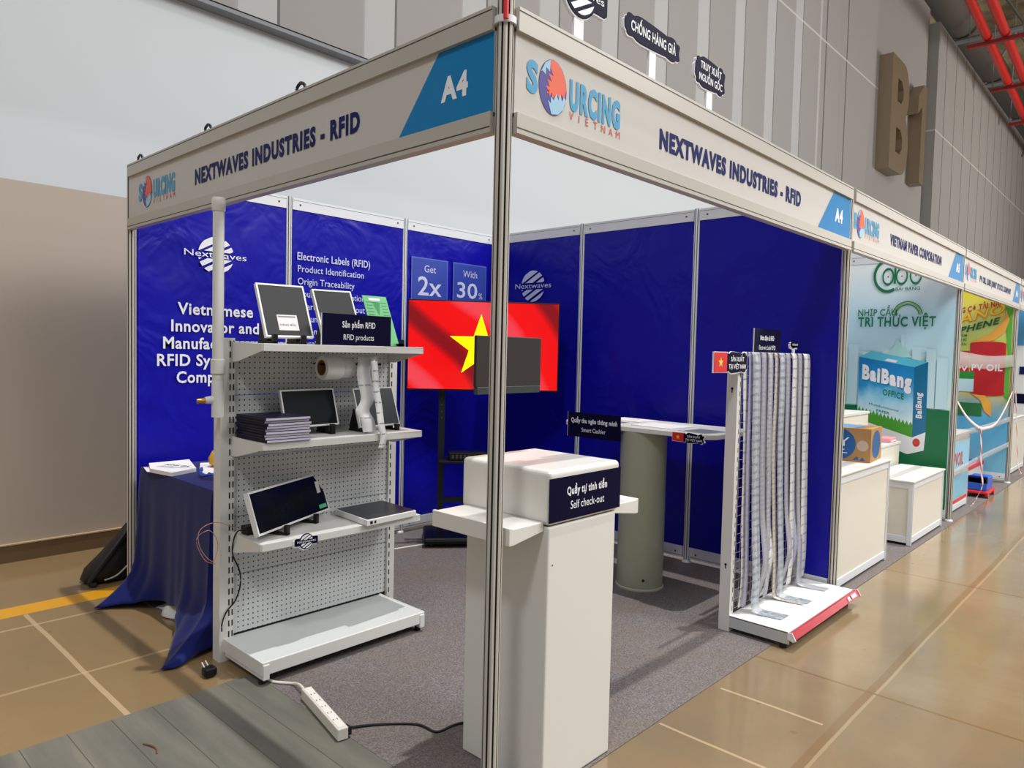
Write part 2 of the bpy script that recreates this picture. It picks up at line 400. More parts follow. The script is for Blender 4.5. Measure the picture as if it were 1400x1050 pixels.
# big bronze wall letters
BRONZE = mat('brushed_bronze', (140, 124, 102), .38, .45)
def loop_prism(mb, outer, holes, fr, d):
    """flat letter with holes: bridge strips between outer and hole rings of equal count"""
    O, R, U = fr; N = R.cross(U).normalized()
    P = lambda q, l: O+R*q[0]+U*q[1]+N*l
    ring = lambda q, l: [P(a, l) for a in q]
    for q in [outer]+holes:
        mb.rings([ring(q, 0), ring(q, d)], cap=False)
    for l in (0, d):
        es = []
        for q in [outer]+holes:
            vs = [mb.v(p) for p in ring(q, l)]
            es += [mb.bm.edges.new((vs[i], vs[(i+1) % len(vs)])) for i in range(len(vs))]
        bmesh.ops.triangle_fill(mb.bm, edges=es, use_beauty=True)
fr = (V((16.55, 3.68, 5.92)), V((.6, 0, 0)), V((0, 0, 1)))
b = MB(BRONZE)
outer = [(0, 0), (1.5, 0)]+[(1.55+.85*math.sin(t), .72-.72*math.cos(t)) for t in [i*math.pi/10 for i in range(1, 9)]]+[(2.0, 1.30)]
outer += [(1.5+.78*math.sin(t), 1.95-.64*math.cos(t)) for t in [i*math.pi/10 for i in range(2, 11)]]+[(0, 2.6)]
loop_prism(b, outer, [[(.75, .45), (1.3, .45), (1.6, .62), (1.6, .85), (1.3, 1.02), (.75, 1.02)], [(.75, 1.62), (1.25, 1.62), (1.52, 1.78), (1.52, 1.98), (1.25, 2.14), (.75, 2.14)]], fr, -.30)
tag(b.build('wall_letter'), 'large bronze letter B fixed high on the grey panelled wall', 'letter', 'bronze wall letters')
b = MB(BRONZE); loop_prism(b, [(.7, 0), (1.5, 0), (1.5, 2.55), (.95, 2.55), (.0, 2.15), (.0, 1.7), (.7, 1.95)], [], (V((18.76, 3.68, 6.03)), V((.5, 0, 0)), V((0, 0, .98))), -.30)
tag(b.build('wall_letter'), 'large bronze numeral 1 fixed high on the grey panelled wall', 'letter', 'bronze wall letters')

# ------------------------------------------------------------------ booth posts
def post_profile(r=.026):
    out = []
    for k in range(8):
        a = math.pi/8+k*math.pi/4; c = lambda rr, da: (rr*math.cos(a+da), rr*math.sin(a+da))
        out += [c(r, -.36), c(r*.93, -.13), c(r*.62, -.16), c(r*.62, .16), c(r*.93, .13), c(r, .36)]
    return out
PROF = post_profile()
def post(x, y, h, label, cap=False, inner=False):
    t = thing('aluminium_post', label, 'post', (x, y, 0), group='aluminium posts of the booths')
    b = MB(ALUW if inner else ALU); q = PROF
    b.rings([[V((x+a, y+c, z)) for a, c in q] for z in (.012, h)])
    b.use(GROOVEL if inner else GROOVE)
    for fc in b.bm.faces:
        cc = fc.calc_center_median()
        if len(fc.verts) == 4 and math.hypot(cc.x-x, cc.y-y) < .0225: fc.material_index = b.m
    b.build('pole', t)
    b = MB(ALUW); b.lathe([(0, .004), (.034, .004), (.034, .010), (.028, .018), (.012, .026), (0, .026)], (x, y, 0), 20); b.build('foot', t, smooth=True)
    if cap:
        b = MB(RED); b.cyl((x-.024, y-.024, h-.10), (x-.024, y-.024, h+.06), .008, n=12)
        b.use(ALUW).lathe([(.026, h-.105), (.034, h-.105), (.034, h-.085), (.026, h-.085)], (x, y, 0), 16); b.build('red_cap', t, smooth=True)
H = 2.49
post(0, 0, H+.05, 'aluminium post with red tip at the near corner of the booth', True)
post(0, 3, H, 'aluminium post beside the beige wall at the end of the fascia')
post(3, 3, H, 'aluminium post in the inner corner behind the television', inner=True)
post(1, 3, H, 'aluminium post between the slogan panel and the product list panel', inner=True)
post(2, 3, H, 'aluminium post between the product list panel and the offer panel', inner=True)
post(3, 2, H, 'aluminium post behind the smart cashier sign', inner=True)
post(3, 1, H, 'aluminium post behind the smart cashier table top', inner=True)
post(3, 0, H, 'aluminium post between the blue booth and the paper company booth')
post(6, 0, H, 'aluminium post between the paper company booth and the oil company booth')
post(9, 0, H, 'aluminium post at the far end of the oil company booth')
post(12, 0, H, 'aluminium post farthest along the aisle')

# ------------------------------------------------------------------ wall panels
def panel(ax, at, a0, a1, label, vmat, prints=None, top=2.405, bottom=.115):
    """ax 'y': plane y=at facing -y, spans x a0..a1; ax 'x': plane x=at facing -x, spans y a0..a1"""
    loc = (((a0+a1)/2, at, 0) if ax == 'y' else (at, (a0+a1)/2, 0))
    t = thing('wall_panel', label, 'wall panel', loc, group='panels of the booth walls')
    g = .024
    def bx(b, u0, u1, d0, d1, z0, z1):
        if ax == 'y': b.box(u0, u1, at+d0, at+d1, z0, z1)
        else: b.box(at+d0, at+d1, u0, u1, z0, z1)
    b = MB(vmat)
    amp = .005
    def fn(u, v):
        q = a0+g+(a1-a0-2*g)*u; z = bottom-.01+(top+.02-bottom)*v
        e = min(u, 1-u, v, 1-v); d = -.016+min(1, e*8)*amp*(math.sin(q*7+z*3)*math.sin(z*4.3-q*2))
        return (q, at+d, z) if ax == 'y' else (at+d, q, z)
    b.grid(fn, 16, 28); bx(b, a0+g, a1-g, .0, .008, bottom-.01, top+.01)
    bd = b.build('blue_print' if vmat in (BLUE, BLUE_SHADE) else 'printed_board', t, smooth='all')
    for nm, z0, z1 in (('top_rail', top, H-.005), ('bottom_rail', .035, bottom)):
        b = MB(ALUW); bx(b, a0+g, a1-g, -.022, .022, z0, z1)
        b.use(GROOVE); bx(b, a0+g, a1-g, -.0228, -.02, z0+(.062 if nm == 'top_rail' else .012), z0+(.064 if nm == 'top_rail' else .015))
        for u in (a0+.08, a1-.08):
            zc = (z0+z1)/2-.004
            b.use(GROOVE)
            if ax == 'y': b.cyl((u, at-.0235, zc), (u, at-.021, zc), .007, n=10)
            else: b.cyl((at-.0235, u, zc), (at-.021, u, zc), .007, n=10)
        b.build(nm, t)
    if prints: prints(bd)
    return t
YP = 2.973; XP = 2.973
def pr_slogan(t):
    b = MB(TXT)
    wave_logo(b, TXT, FY(.49, 2.03, YP), .115, .40)
    for s, cx, z, w in (('Vietnamese', .495, 1.652, .485), ('Innovator and', .497, 1.545, .565), ('Manufacturer of', .497, 1.44, .66), ('RFID Systems and', .497, 1.335, .73), ('Components', .497, 1.23, .50)):
        text(b, TXT, s, FY(cx, z, YP), .068, w, 'C', .022)
    b.build('lettering', t)
def pr_list(t):
    b = MB(TXTB)
    text(b, TXTB, 'Electronic Labels (RFID)', FY(1.058, 2.068, YP), .05, .605, 'L', .014)
    for i, (s, w) in enumerate((('Product Identification', .545), ('Origin Traceability', .465), ('Counterfeit Prevention', .555), ('Smart Retail Checkout', .56), ('Document Security', .47), ('Automatic Inventory Count', .70), ('Warehouse Management', .60), ('Logistics Tracking', .46))):
        text(b, TXTB, s, FY(1.062, 1.985-i*.086, YP), .045, w, 'L', .003)
    b.build('lettering', t); b = MB(TXTB)
    text(b, TXTB, 'RFID Hardware Integration', FY(1.93, 1.25, YP), .042, .66, 'R', .003)
    b.build('lettering', t)
CARD = mat('mid_blue_card_print', (54, 74, 172), .4); CARDE = mat('card_edge_print', (88, 108, 196), .4)
def pr_offer(t):
    for x0, x1, a, c, tail in ((2.057, 2.443, 'Get', '2x', ''), (2.50, 2.89, 'With', '30', '%')):
        b = MB(CARDE); fr = FY(0, 0, YP); flat(b, CARDE, fr, rect(x0, x1, 1.72, 2.203)); flat(b, CARD, fr, rect(x0+.01, x1-.01, 1.72, 2.193), .001)
        pc = b.build('print_card', t)
        b = MB(TXTB); cx = (x0+x1)/2; text(b, TXTB, a, FY(cx-.0, 2.09, YP-.002), .055, None, 'C', .0); b.build('lettering', pc); b = MB(TXTB)
        if tail: text(b, TXTB, c, FY(cx-.03, 1.915, YP-.002), .125, .235, 'C', .012); text(b, TXTB, tail, FY(cx+.105, 1.915, YP-.002), .05, None, 'L')
        else: text(b, TXTB, c, FY(cx, 1.905, YP-.002), .145, .25, 'C', .012)
        b.build('lettering', pc)
def pr_logo(t):
    b = MB(TXTB); wave_logo(b, TXTB, FX(2.5, 2.02, XP), .13, .40, word='Nextwaves', band=.22); b.build('lettering', t)
panel('y', 3, 0, 1, 'blue wall panel with the slogan Vietnamese Innovator behind the draped table', BLUE, pr_slogan)
panel('y', 3, 1, 2, 'blue wall panel listing electronic labels behind the pegboard shelf', BLUE, pr_list)
panel('y', 3, 2, 3, 'blue wall panel offering 2x and 30% beside the television', BLUE, pr_offer)
panel('x', 3, 2, 3, 'blue wall panel with small white ball logo above the television', BLUE_SHADE, pr_logo)
panel('x', 3, 1, 2, 'plain blue wall panel behind the smart cashier sign', BLUE_SHADE)
panel('x', 3, 0, 1, 'plain blue wall panel behind the hanging label strips', BLUE_SHADE)

# ------------------------------------------------------------------ fascia boards
def fascia(fr, L, label, name, cap, tx, tw, tagtxt, tag0, tag1, logo, detail=True):
    """fr: origin at floor level on the fascia plane, right along it"""
    O, R, U = fr; N = R.cross(U)
    t = thing('fascia_board', label, 'fascia', O+R*L/2+U*2.12, group='fascia boards along the booth fronts')
    bx = lambda b, m, u0, u1, z0, z1, d0, d1: slab(b, m, fr, rect(u0, u1, z0, z1), d1-d0, d0)
    b = MB(BOARD); bx(b, BOARD, .024, L-.024, 2.17, 2.43, -.012, .0); bo = b.build('board', t)
    for nm, z0, z1 in (('top_rail', 2.42, 2.49), ('bottom_rail', 2.12, 2.182)):
        b = MB(RAIL); bx(b, RAIL, .024, L-.024, z0, z1, -.022, .014)
        zz = z0+.056 if nm == 'top_rail' else z0+.014
        bx(b, GROOVE, .024, L-.024, zz, zz+.0045, .0135, .0145)
        b.build(nm, t, bevel=.003)
    b = MB(CYAN); s = .058
    pts = [(tag0, 2.183), (tag1, 2.183), (tag1, 2.419), (tag0+.22*(tag1-tag0)/.49, 2.419)]
    flat(b, CYAN, fr, pts, .001); nt_ = b.build('number_tag', t)
    b = MB(TXT)
    text(b, TXT, tagtxt, (O+R*(tag0+(tag1-tag0)*.62)+U*2.262+N*.002, R, U), .068, .125, 'C', .05); b.build('lettering', nt_); b = MB(NAVYT)
    text(b, NAVYT, name, (O+R*tx+U*2.258+N*.002, R, U), cap, tw, 'L', .05)
    b.build('lettering', bo)
    b = MB(LOGOB); sourcing_logo(b, (O+R*logo+U*2.264+N*.002, R, U), .5, .165); b.build('organiser_logo', bo)
    return t
fascia(frame((0, -.02, 0), (1, 0, 0), (0, 0, 1)), 3, 'fascia board facing the aisle above the blue booth with white number A4', 'NEXTWAVES INDUSTRIES - RFID', .067, .835, 1.38, 'A4', 2.46, 2.975, .075)
fascia(frame((-.02, 3, 0), (0, -1, 0), (0, 0, 1)), 3, 'long fascia board with dark A4 tag running from the corner post towards the beige wall', 'NEXTWAVES INDUSTRIES - RFID', .067, .905, 1.39, 'A4', 2.52, 2.975, .168)
fascia(frame((3, -.02, 0), (1, 0, 0), (0, 0, 1)), 3, 'fascia board lettered VIETNAM PAPER CORPORATION above the paper booth', 'VIETNAM PAPER CORPORATION', .065, .775, 1.41, 'A5', 2.43, 2.975, .035)
fascia(frame((6, -.02, 0), (1, 0, 0), (0, 0, 1)), 3, 'pale fascia board above the yellow oil company poster', 'PV OIL LUBE JOINT STOCK COMPANY', .055, .70, 1.72, 'A6', 2.55, 2.975, .06)
fascia(frame((9, -.02, 0), (1, 0, 0), (0, 0, 1)), 3, 'fascia board farthest along the aisle at the picture edge', 'EXPORT COMPANY', .06, .8, 1.2, 'A7', 2.5, 2.975, .06)
CLIPM = mat('black_clip', (20, 22, 34), .4)
for y, lab in ((1.15, 'small black cable clip on the fascia nearest the A4 tag'), (2.0, 'small black cable clip halfway along the fascia top'), (2.87, 'small black cable clip on the fascia beside the end post')):
    b = MB(CLIPM); b.tube([(0, y-.03, 2.495), (0, y-.03, 2.52), (0, y, 2.535), (0, y+.03, 2.52), (0, y+.02, 2.50)], .007, 6); tag(b.build('cable_clip', smooth=True), lab, 'clip', 'black clips on the fascia top')

# ------------------------------------------------------------------ cut-out signs above the fascia
def cloud(w, h, n=64, amp=.010, bumps=9):
    out = []
    for i in range(n):
        t = 2*math.pi*i/n; c, s = math.cos(t), math.sin(t)
        x = w/2*(abs(c)**.45)*(1 if c >= 0 else -1); y = h/2*(abs(s)**.45)*(1 if s >= 0 else -1)
        k = amp*(abs(math.sin(bumps*t/2))-.5); out.append((x+c*k, y+s*k))
    return out
def cut_sign(name, label, x, z, w, h, lines, stick=True, y=-.005, shape=None, tilt=0, group='cut-out signs standing on the fascia', cap=.03, sw=.05, sz=2.49, logo=0):
    t = thing(name, label, 'sign', (x, y, sz if stick else z-h/2), group=group)
    R = V((math.cos(tilt), 0, math.sin(tilt))); U = V((-math.sin(tilt), 0, math.cos(tilt)))
    fr = (V((x, y, z)), R, U); p = shape or cloud(w, h)
    b = MB(TXT); slab(b, TXT, fr, [(a*1.0-.004, c-.006) for a, c in p], -.012, 0); b.build('backing', t)
    b = MB(NAVY); slab(b, NAVY, fr, p, .003, 0); fa = b.build('face', t)
    if logo:
        b = MB(TXT); wave_logo(b, TXT, fr, logo, w*.86, .0045, band=.26); b.build('lettering', fa)
    elif lines:
        b = MB(TXT)
        for i, (s, tw) in enumerate(lines):
            text(b, TXT, s, (fr[0]-R*0+U*((len(lines)-1)/2*cap*1.75-i*cap*1.75-cap/2)+V((0, -.0045, 0)), R, U), cap, tw, 'C', .018)
        b.build('lettering', fa)
    if stick: b = MB(TXT); b.box(x-sw/2, x+sw/2, y+.001, y+.011, sz, z); b.build('stick', t)
    return t
def badge_shape(r, w, h, n=80):
    out = []
    for i in range(n):
        t = 2*math.pi*i/n; c, s = math.cos(t), math.sin(t)
        m = min(w/2/max(abs(c), 1e-6), h/2/max(abs(s), 1e-6)); q = max(r, m); out.append((q*c, q*s))
    return out
cut_sign('logo_sign', 'round striped logo sign on a white stick, cropped by the picture top', .345, 2.665, .30, .09, None, shape=badge_shape(.088, .30, .09), logo=.078)
cut_sign('slogan_sign', 'dark cut-out sign reading CHỐNG HÀNG GIẢ on a white stick', .795, 2.655, .375, .085, [('CHỐNG HÀNG GIẢ', .31)], cap=.034, sw=.045)
cut_sign('slogan_sign', 'dark two-line cut-out sign reading TRUY XUẤT NGUỒN GỐC on a white stick', 1.24, 2.645, .25, .115, [('TRUY XUẤT', .18), ('NGUỒN GỐC', .20)], cap=.028, sw=.05)

# ------------------------------------------------------------------ pegboard shelf unit
U_ = thing('pegboard_shelf', 'white perforated steel shelf unit with three shelves near the corner post', 'shelf', (.4, 1.5, 0))
SLOT = mat('slot_black', (20, 20, 22), .7)
for x0, x1 in ((-.085, -.018), (.868, .915)):
    b = MB(WHITE); b.box(x0, x1, 1.668, 1.735, .0, 1.50)
    b.use(SLOT)
    for i in range(29):
        z = .06+i*.05
        for xx in ((x1-.026, x1-.010) if x0 < 0 else (x0+.008,)): b.box(xx, xx+.0062, 1.6668, 1.669, z, z+.028)
    b.build('upright', U_)
zs = [.112, .392, .667, .945, 1.235, 1.488]
for i in range(5):
    b = MB(PEG); b.box(-.018, .868, 1.685, 1.70, zs[i]+.002, zs[i+1]-.001); b.build('back_panel', U_)
b = MB(SLOT); b.box(-.018, .868, 1.688, 1.70, .09, .112); b.build('bottom_gap', U_)
SHT = mat('galvanised_white_shelf', (204, 208, 206), .34)
def shelf(z, th=.034):
    b = MB(WHITE); b.box(-.03, .86, 1.38, 1.684, z-.005, z); b.box(-.03, .86, 1.38, 1.39, z-th, z-.005)
    sh = b.build('shelf', U_, bevel=.002)
    for x in (-.034, .861):
        b = MB(WHITE); b.prism([(x, 1.385, z-.003), (x, 1.685, z+.006), (x, 1.685, z-.085), (x, 1.62, z-.085), (x, 1.385, z-.032)], (.004, 0, 0)); b.build('shelf_bracket', sh)
for z in (1.478, 1.044, .600): shelf(z)
b = MB(SHT); b.box(-.06, .835, 1.31, 1.685, .098, .105); b.use(WHITE).box(-.064, .838, 1.305, 1.317, .048, .106)
b.box(-.066, -.060, 1.31, 1.70, .045, .108); b.box(.832, .838, 1.31, 1.70, .045, .108); b.build('base_shelf', U_, bevel=.003)
for x in (-.062, .805):
    b = MB(WHITE); b.box(x, x+.03, 1.30, 1.66, .028, .095); fb = b.build('foot_beam', U_, bevel=.003)
    b = MB(RUBBER); b.cyl((x+.015, 1.34, 0.003), (x+.015, 1.34, .028), .016, n=12); b.build('levelling_foot', fb)

# ---- flat panels shown on the shelves
GREYF = mat('dark_grey_panel_face', (50, 51, 52), .5, spec=.25); DARKF = mat('black_glass_face', (14, 18, 22), .14, spec=.4); SLATE = mat('slate_panel_face', (40, 46, 52), .35, spec=.3)
FRAME = mat('white_panel_frame', (228, 228, 226), .35)
def flat_panel(label, BL, BR, lean, h, face, th=.018, rim=.008, sticker=None, stands=(.12, .72), sz=None, extra=None):
    BL, BR = V(BL), V(BR); e = (BR-BL).normalized(); w = (BR-BL).length
    hz = V((0, 0, 1)).cross(e).normalized()
    if hz.y < 0: hz = -hz
    a = math.radians(lean); up = V((0, 0, 1))*math.cos(a)+hz*math.sin(a); n = e.cross(up).normalized()
    M = Matrix(((e.x, up.x, n.x, BL.x), (e.y, up.y, n.y, BL.y), (e.z, up.z, n.z, BL.z), (0, 0, 0, 1)))
    t = thing('flat_panel', label, 'panel', M=M, group='flat panels on the pegboard shelf')
    b = MB(FRAME, loc=True)
    b.box(0, w, 0, rim, -th, 0).box(0, w, h-rim, h, -th, 0).box(0, rim, rim, h-rim, -th, 0).box(w-rim, w, rim, h-rim, -th, 0); b.build('frame', t)
    b = MB(face, loc=True); b.box(rim, w-rim, rim, h-rim, -th+.001, -.002); fc_ = b.build('face', t)
    if sticker:
        x0, x1, y0, y1 = sticker
        b = MB(PAPER, loc=True); b.box(x0*w, x1*w, y0*h, y1*h, -.0019, -.001)
        if extra: extra(b, w, h, sticker)
        b.build('sticker', fc_)
    if stands:
        iM = M.inverted()
        for s in stands:
            p = BL+e*(w*s); b = MB(BLACK)
            z0 = sz if sz is not None else BL.z-.02
            b.X = Matrix(((e.x, hz.x, 0, p.x), (e.y, hz.y, 0, p.y), (0, 0, 1, 0), (0, 0, 0, 1)))
            b.box(-.011, .011, -.03, .11, z0+.001, z0+.012); b.box(-.011, .011, -.03, -.012, z0+.001, BL.z+.012)
            b.box(-.011, .011, .02+math.tan(a)*.02, .036+math.tan(a)*.02, z0+.01, BL.z+.02)
            b.prism([(-.009, .03, z0+.01), (-.009, .10, z0+.01), (-.009, .11, z0+.02), (-.009, .04+math.tan(a)*.09, BL.z+.09), (-.009, .028+math.tan(a)*.09, BL.z+.09)], (.018, 0, 0))
            b.build('stand', t)
    return t
def st1(b, w, h, s):
    x0, x1, y0, y1 = s[0]*w, s[1]*w, s[2]*h, s[3]*h
    b.use(SILVERP).box(x0+.006, x1-.008, y1-.013, y1-.006, -.001, -.0006)
    text(b, SILVERP, 'HÀNG MẪU', frame((x0+.008, y0+.022, -.0004), (1, 0, 0), (0, 1, 0)), .009, x1-x0-.02, 'L', .02)
flat_panel('dark grey flat panel with white sticker on the top shelf', (.019, 1.45, 1.508), (.257, 1.45, 1.512), 22, .262, GREYF, sticker=(.30, .72, .13, .42), sz=1.478, extra=st1)
flat_panel('dark grey flat panel behind the RFID products sign on the top shelf', (.345, 1.50, 1.500), (.567, 1.50, 1.506), 24, .275, GREYF, sz=1.478)
def st5(b, w, h, s):
    b.use(mat('green_print', (90, 190, 140), .4)); b.box(w*.86, w*.97, h*.10, h*.20, -.0019, -.001)
flat_panel('black glossy flat panel with white frame beside the catalogue stack', (.165, 1.535, 1.083), (.455, 1.535, 1.09), 17, .185, DARKF, sz=1.044, stands=(.2, .82), rim=.007)
flat_panel('slate flat panel half hidden behind the hanging label strips', (.553, 1.49, 1.068), (.80, 1.49, 1.075), 20, .205, SLATE, sz=1.044, stands=(.06, .85), rim=.006)
flat_panel('large black flat panel tilted askew on the lowest shelf', (-.037, 1.395, .634), (.490, 1.66, .634), 18, .198, DARKF, sz=.600, stands=(.30, .72), sticker=(.885, .935, .50, .80), extra=st5, rim=.009, th=.024)
t = thing('flat_panel', 'black flat panel lying flat on the lowest shelf', 'panel', (.655, 1.51, .601), group='flat panels on the pegboard shelf')
b = MB(FRAME); b.prism([(.494, 1.342, .602), (.815, 1.36, .602), (.835, 1.675, .602), (.52, 1.66, .602)], (0, 0, .03)); b.build('frame', t, bevel=.003)
b = MB(SLATE); b.prism([(.503, 1.351, .632), (.807, 1.368, .632), (.826, 1.666, .632), (.528, 1.652, .632)], (0, 0, .002)); b.build('face', t)
b = MB(BLACK); b.box(.513, .528, 1.3415, 1.35, .610, .624); b.box(.54, .55, 1.343, 1.352, .611, .623); b.build('socket', t)
# leaflet
GREENL = mat('green_leaflet', (96, 176, 112), .45); GREEND = mat('dark_green_print', (24, 128, 74), .45)
bl, br = V((.612, 1.455, 1.482)), V((.765, 1.455, 1.482)); a = math.radians(25.5); up = V((0, math.sin(a), math.cos(a)))
M = Matrix(((1, 0, 0, bl.x), (0, up.y, -math.cos(a), bl.y), (0, up.z, math.sin(a), bl.z), (0, 0, 0, 1)))
t = thing('leaflet', 'green leaflet with dark triangle leaning beside the RFID products sign', 'leaflet', M=M)
b = MB(GREENL, loc=True); b.box(0, .15, .0, .285, -.004, 0); b.build('sheet', t)
b = MB(GREEND, loc=True); f0 = frame((0, 0, .0006), (1, 0, 0), (0, 1, 0))
flat(b, GREEND, f0, [(.05, .25), (.10, .25), (.076, .17)])
for i in range(5): flat(b, GREEND, f0, rect(.012, .05, .245-i*.018, .250-i*.018)); flat(b, GREEND, f0, rect(.105, .14, .245-i*.018, .250-i*.018))
flat(b, PAPER, f0, rect(.035, .105, .258, .272)); b.build('print', t)
b = MB(BLACK); b.box(.745, .765, 1.42, 1.56, 1.479, 1.495); b.box(.745, .765, 1.42, 1.44, 1.479, 1.515); b.build('stand', t)
# placard helper
def placard(label, fr, w, h, lines, th=.006, face=NAVY, standing=None, cat='sign'):
    O, R, U = fr; N = R.cross(U)
    t = thing('placard', label, cat, O+R*w/2, group='navy placards with white lettering')
    b = MB(face); slab(b, face, fr, rect(0, w, 0, h), -max(th, .0001), 0); bo = b.build('board', t)
    if th: b = MB(TXT); slab(b, TXT, fr, rect(-.002, 0, 0, h), -th, 0); b.build('white_edge', bo)
    b = MB(TXT)
    for s, x, y, c, tw, bd in lines: text(b, TXT, s, (O+R*x+U*y+N*.001, R, U), c, tw, 'C', bd)
    b.build('lettering', bo)
    if standing: standing(t)
    return t
placard('navy placard reading RFID products at the front of the top shelf', FY(.268, 1.479, 1.40), .396, .148, [('Sản phẩm RFID', .205, .085, .028, .19, .02), ('RFID products', .205, .026, .026, .175, .0)])
# badge on shelf lip
cut_sign('logo_badge', 'small round striped logo badge on the front lip of the lowest shelf', .182, .580, .11, .034, None, stick=False, y=1.374, shape=badge_shape(.036, .118, .034), tilt=-.0, group=None, logo=.032)
# label rolls on a bar + strips
b = MB(STEEL); b.cyl((.34, 1.53, 1.385), (.70, 1.53, 1.385), .006, n=8); b.tube([(.69, 1.53, 1.385), (.69, 1.60, 1.385), (.69, 1.685, 1.385)], .004, 6); b.tube([(.40, 1.535, 1.385), (.40, 1.61, 1.385), (.40, 1.685, 1.385)], .004, 6)
tag(b.build('hanging_rod', smooth=True), 'thin steel rod on the pegboard carrying the white label rolls', 'rod')
KRAFT = mat('kraft_core', (150, 112, 62), .7)
LABEL = strip_mat('white_label_stock', (232, 233, 233), (120, 122, 128), 1, .052, .16)
WIDEL = strip_mat('plain_label_stock', (232, 233, 233), (150, 152, 158), 1, .16, .05)
def roll(x0, x1, r, label, y=1.53, z=1.368):
    t = thing('label_roll', label, 'roll', ((x0+x1)/2, y, z-r), group='white label rolls on the rod')
    ring = lambda x, rr: [V((x, y+rr*math.cos(2*math.pi*i/36), z+rr*math.sin(2*math.pi*i/36))) for i in range(36)]
    b = MB(PAPER); b.rings([ring(x0, r*.66), ring(x0, r*.97), ring(x0+.003, r), ring(x1-.003, r), ring(x1, r*.97), ring(x1, r*.66)], cap=False); b.build('paper', t, smooth=True)
    b = MB(KRAFT); b.rings([ring(x0-.001, r*.66), ring(x1+.001, r*.66), ring(x1+.001, r*.60), ring(x0-.001, r*.60)], cap=False, close=True); b.build('core', t, smooth=True)
roll(.350, .445, .058, 'larger white label roll with brown core on the rod')
roll(.448, .515, .050, 'smaller white label roll beside the larger roll')
def ribbon(name, label, pts, w, m, group=None, side=(1, 0, 0), cat='label strip', parent=None):
    P = smooth(pts, 8); sd = V(side).normalized()*w/2; b = MB(m)
    g = [[b.v(p-sd), b.v(p), b.v(p+sd)] for p in P]
    for i in range(len(g)-1):
        for j in range(2): b.f([g[i][j], g[i][j+1], g[i+1][j+1], g[i+1][j]])
    o = b.build(name, parent, smooth='all', solid=.0008)
    if parent is None: tag(o, label, cat, group)
    return o
ribbon('label_strip', 'wide white label strip hanging from the roll to the second shelf', [(.545, 1.535, 1.425), (.555, 1.47, 1.425), (.535, 1.445, 1.33), (.55, 1.43, 1.22), (.515, 1.42, 1.16), (.535, 1.405, 1.11), (.545, 1.40, 1.055)], .08, WIDEL, 'label strips hanging over the second shelf')
ribbon('label_strip', 'narrow white label strip hanging past the lip of the second shelf', [(.575, 1.53, 1.437), (.585, 1.45, 1.435), (.575, 1.415, 1.40), (.578, 1.40, 1.28), (.59, 1.39, 1.18), (.592, 1.372, 1.09), (.603, 1.366, 1.03), (.592, 1.366, .975)], .04, LABEL, 'label strips hanging over the second shelf')
# catalogues
CATN = mat('navy_catalogue_cover', (14, 12, 44), .45, spec=.2); PAGES = mat('catalogue_pages', (212, 208, 228), .7)
ORD = ['topmost', 'second from the top', 'third from the top', 'fourth from the top', 'fifth from the top', 'sixth from the top', 'seventh from the top', 'eighth from the top', 'ninth from the top']
z = 1.045
for i in range(9):
    h = .0115; dx, dy, ra = random.uniform(-.006, .006), random.uniform(-.006, .006), random.uniform(-.03, .03)
    M = Matrix.Translation(V((.095+dx, 1.51+dy, z))) @ Matrix.Rotation(ra, 4, 'Z')
    t = thing('catalogue', 'navy catalogue, ' + ORD[8-i] + ' of the stack on the second shelf', 'catalogue', M=M, group='catalogues stacked on the second shelf')
    b = MB(CATN, loc=True); b.box(-.115, .105, -.135, .135, 0, .0008).box(-.115, .105, -.135, .135, h-.0008, h).box(-.115, -.110, -.135, .135, .0015, h-.0015); b.build('cover', t)
    b = MB(PAGES, loc=True); b.box(-.110, .1046, -.1346, .133, .0008, h-.0008); b.build('pages', t)
    z += h+.0006
b = MB(BLACK); b.box(-.01, .06, 1.56, 1.62, .601, .64); tag(b.build('power_adapter', bevel=.004), 'black power adapter on the lowest shelf beside the slotted upright', 'adapter', 'adapters on the lowest shelf')
b = MB(BLACK); b.box(.075, .125, 1.58, 1.63, .601, .632); tag(b.build('power_adapter', bevel=.004), 'black power adapter tucked behind the tilted flat panel', 'adapter', 'adapters on the lowest shelf')
b = MB(RUBBER); b.tube([(.0, 1.58, .62), (-.03, 1.60, .62), (-.042, 1.62, .58), (-.03, 1.655, .50), (.005, 1.662, .42), (.012, 1.662, .35), (-.012, 1.66, .28), (-.055, 1.66, .235), (-.078, 1.655, .19), (-.08, 1.655, .15)], .0035, 6)
tag(b.build('black_cable', smooth=True), 'thin black cable trailing from the lowest shelf down the upright', 'cable')
b = MB(mat('pink_wire', (190, 140, 130), .5)); b.tube([(-.012, 1.60, .612), (-.10, 1.655, .66), (-.19, 1.64, .64), (-.19, 1.63, .56), (-.13, 1.64, .49), (-.10, 1.655, .56), (-.14, 1.65, .63), (-.2, 1.65, .6), (-.16, 1.66, .5), (-.11, 1.66, .47)], .0016, 5)
tag(b.build('coiled_wire', smooth=True), 'thin pink wire coiled beside the slotted upright', 'wire')

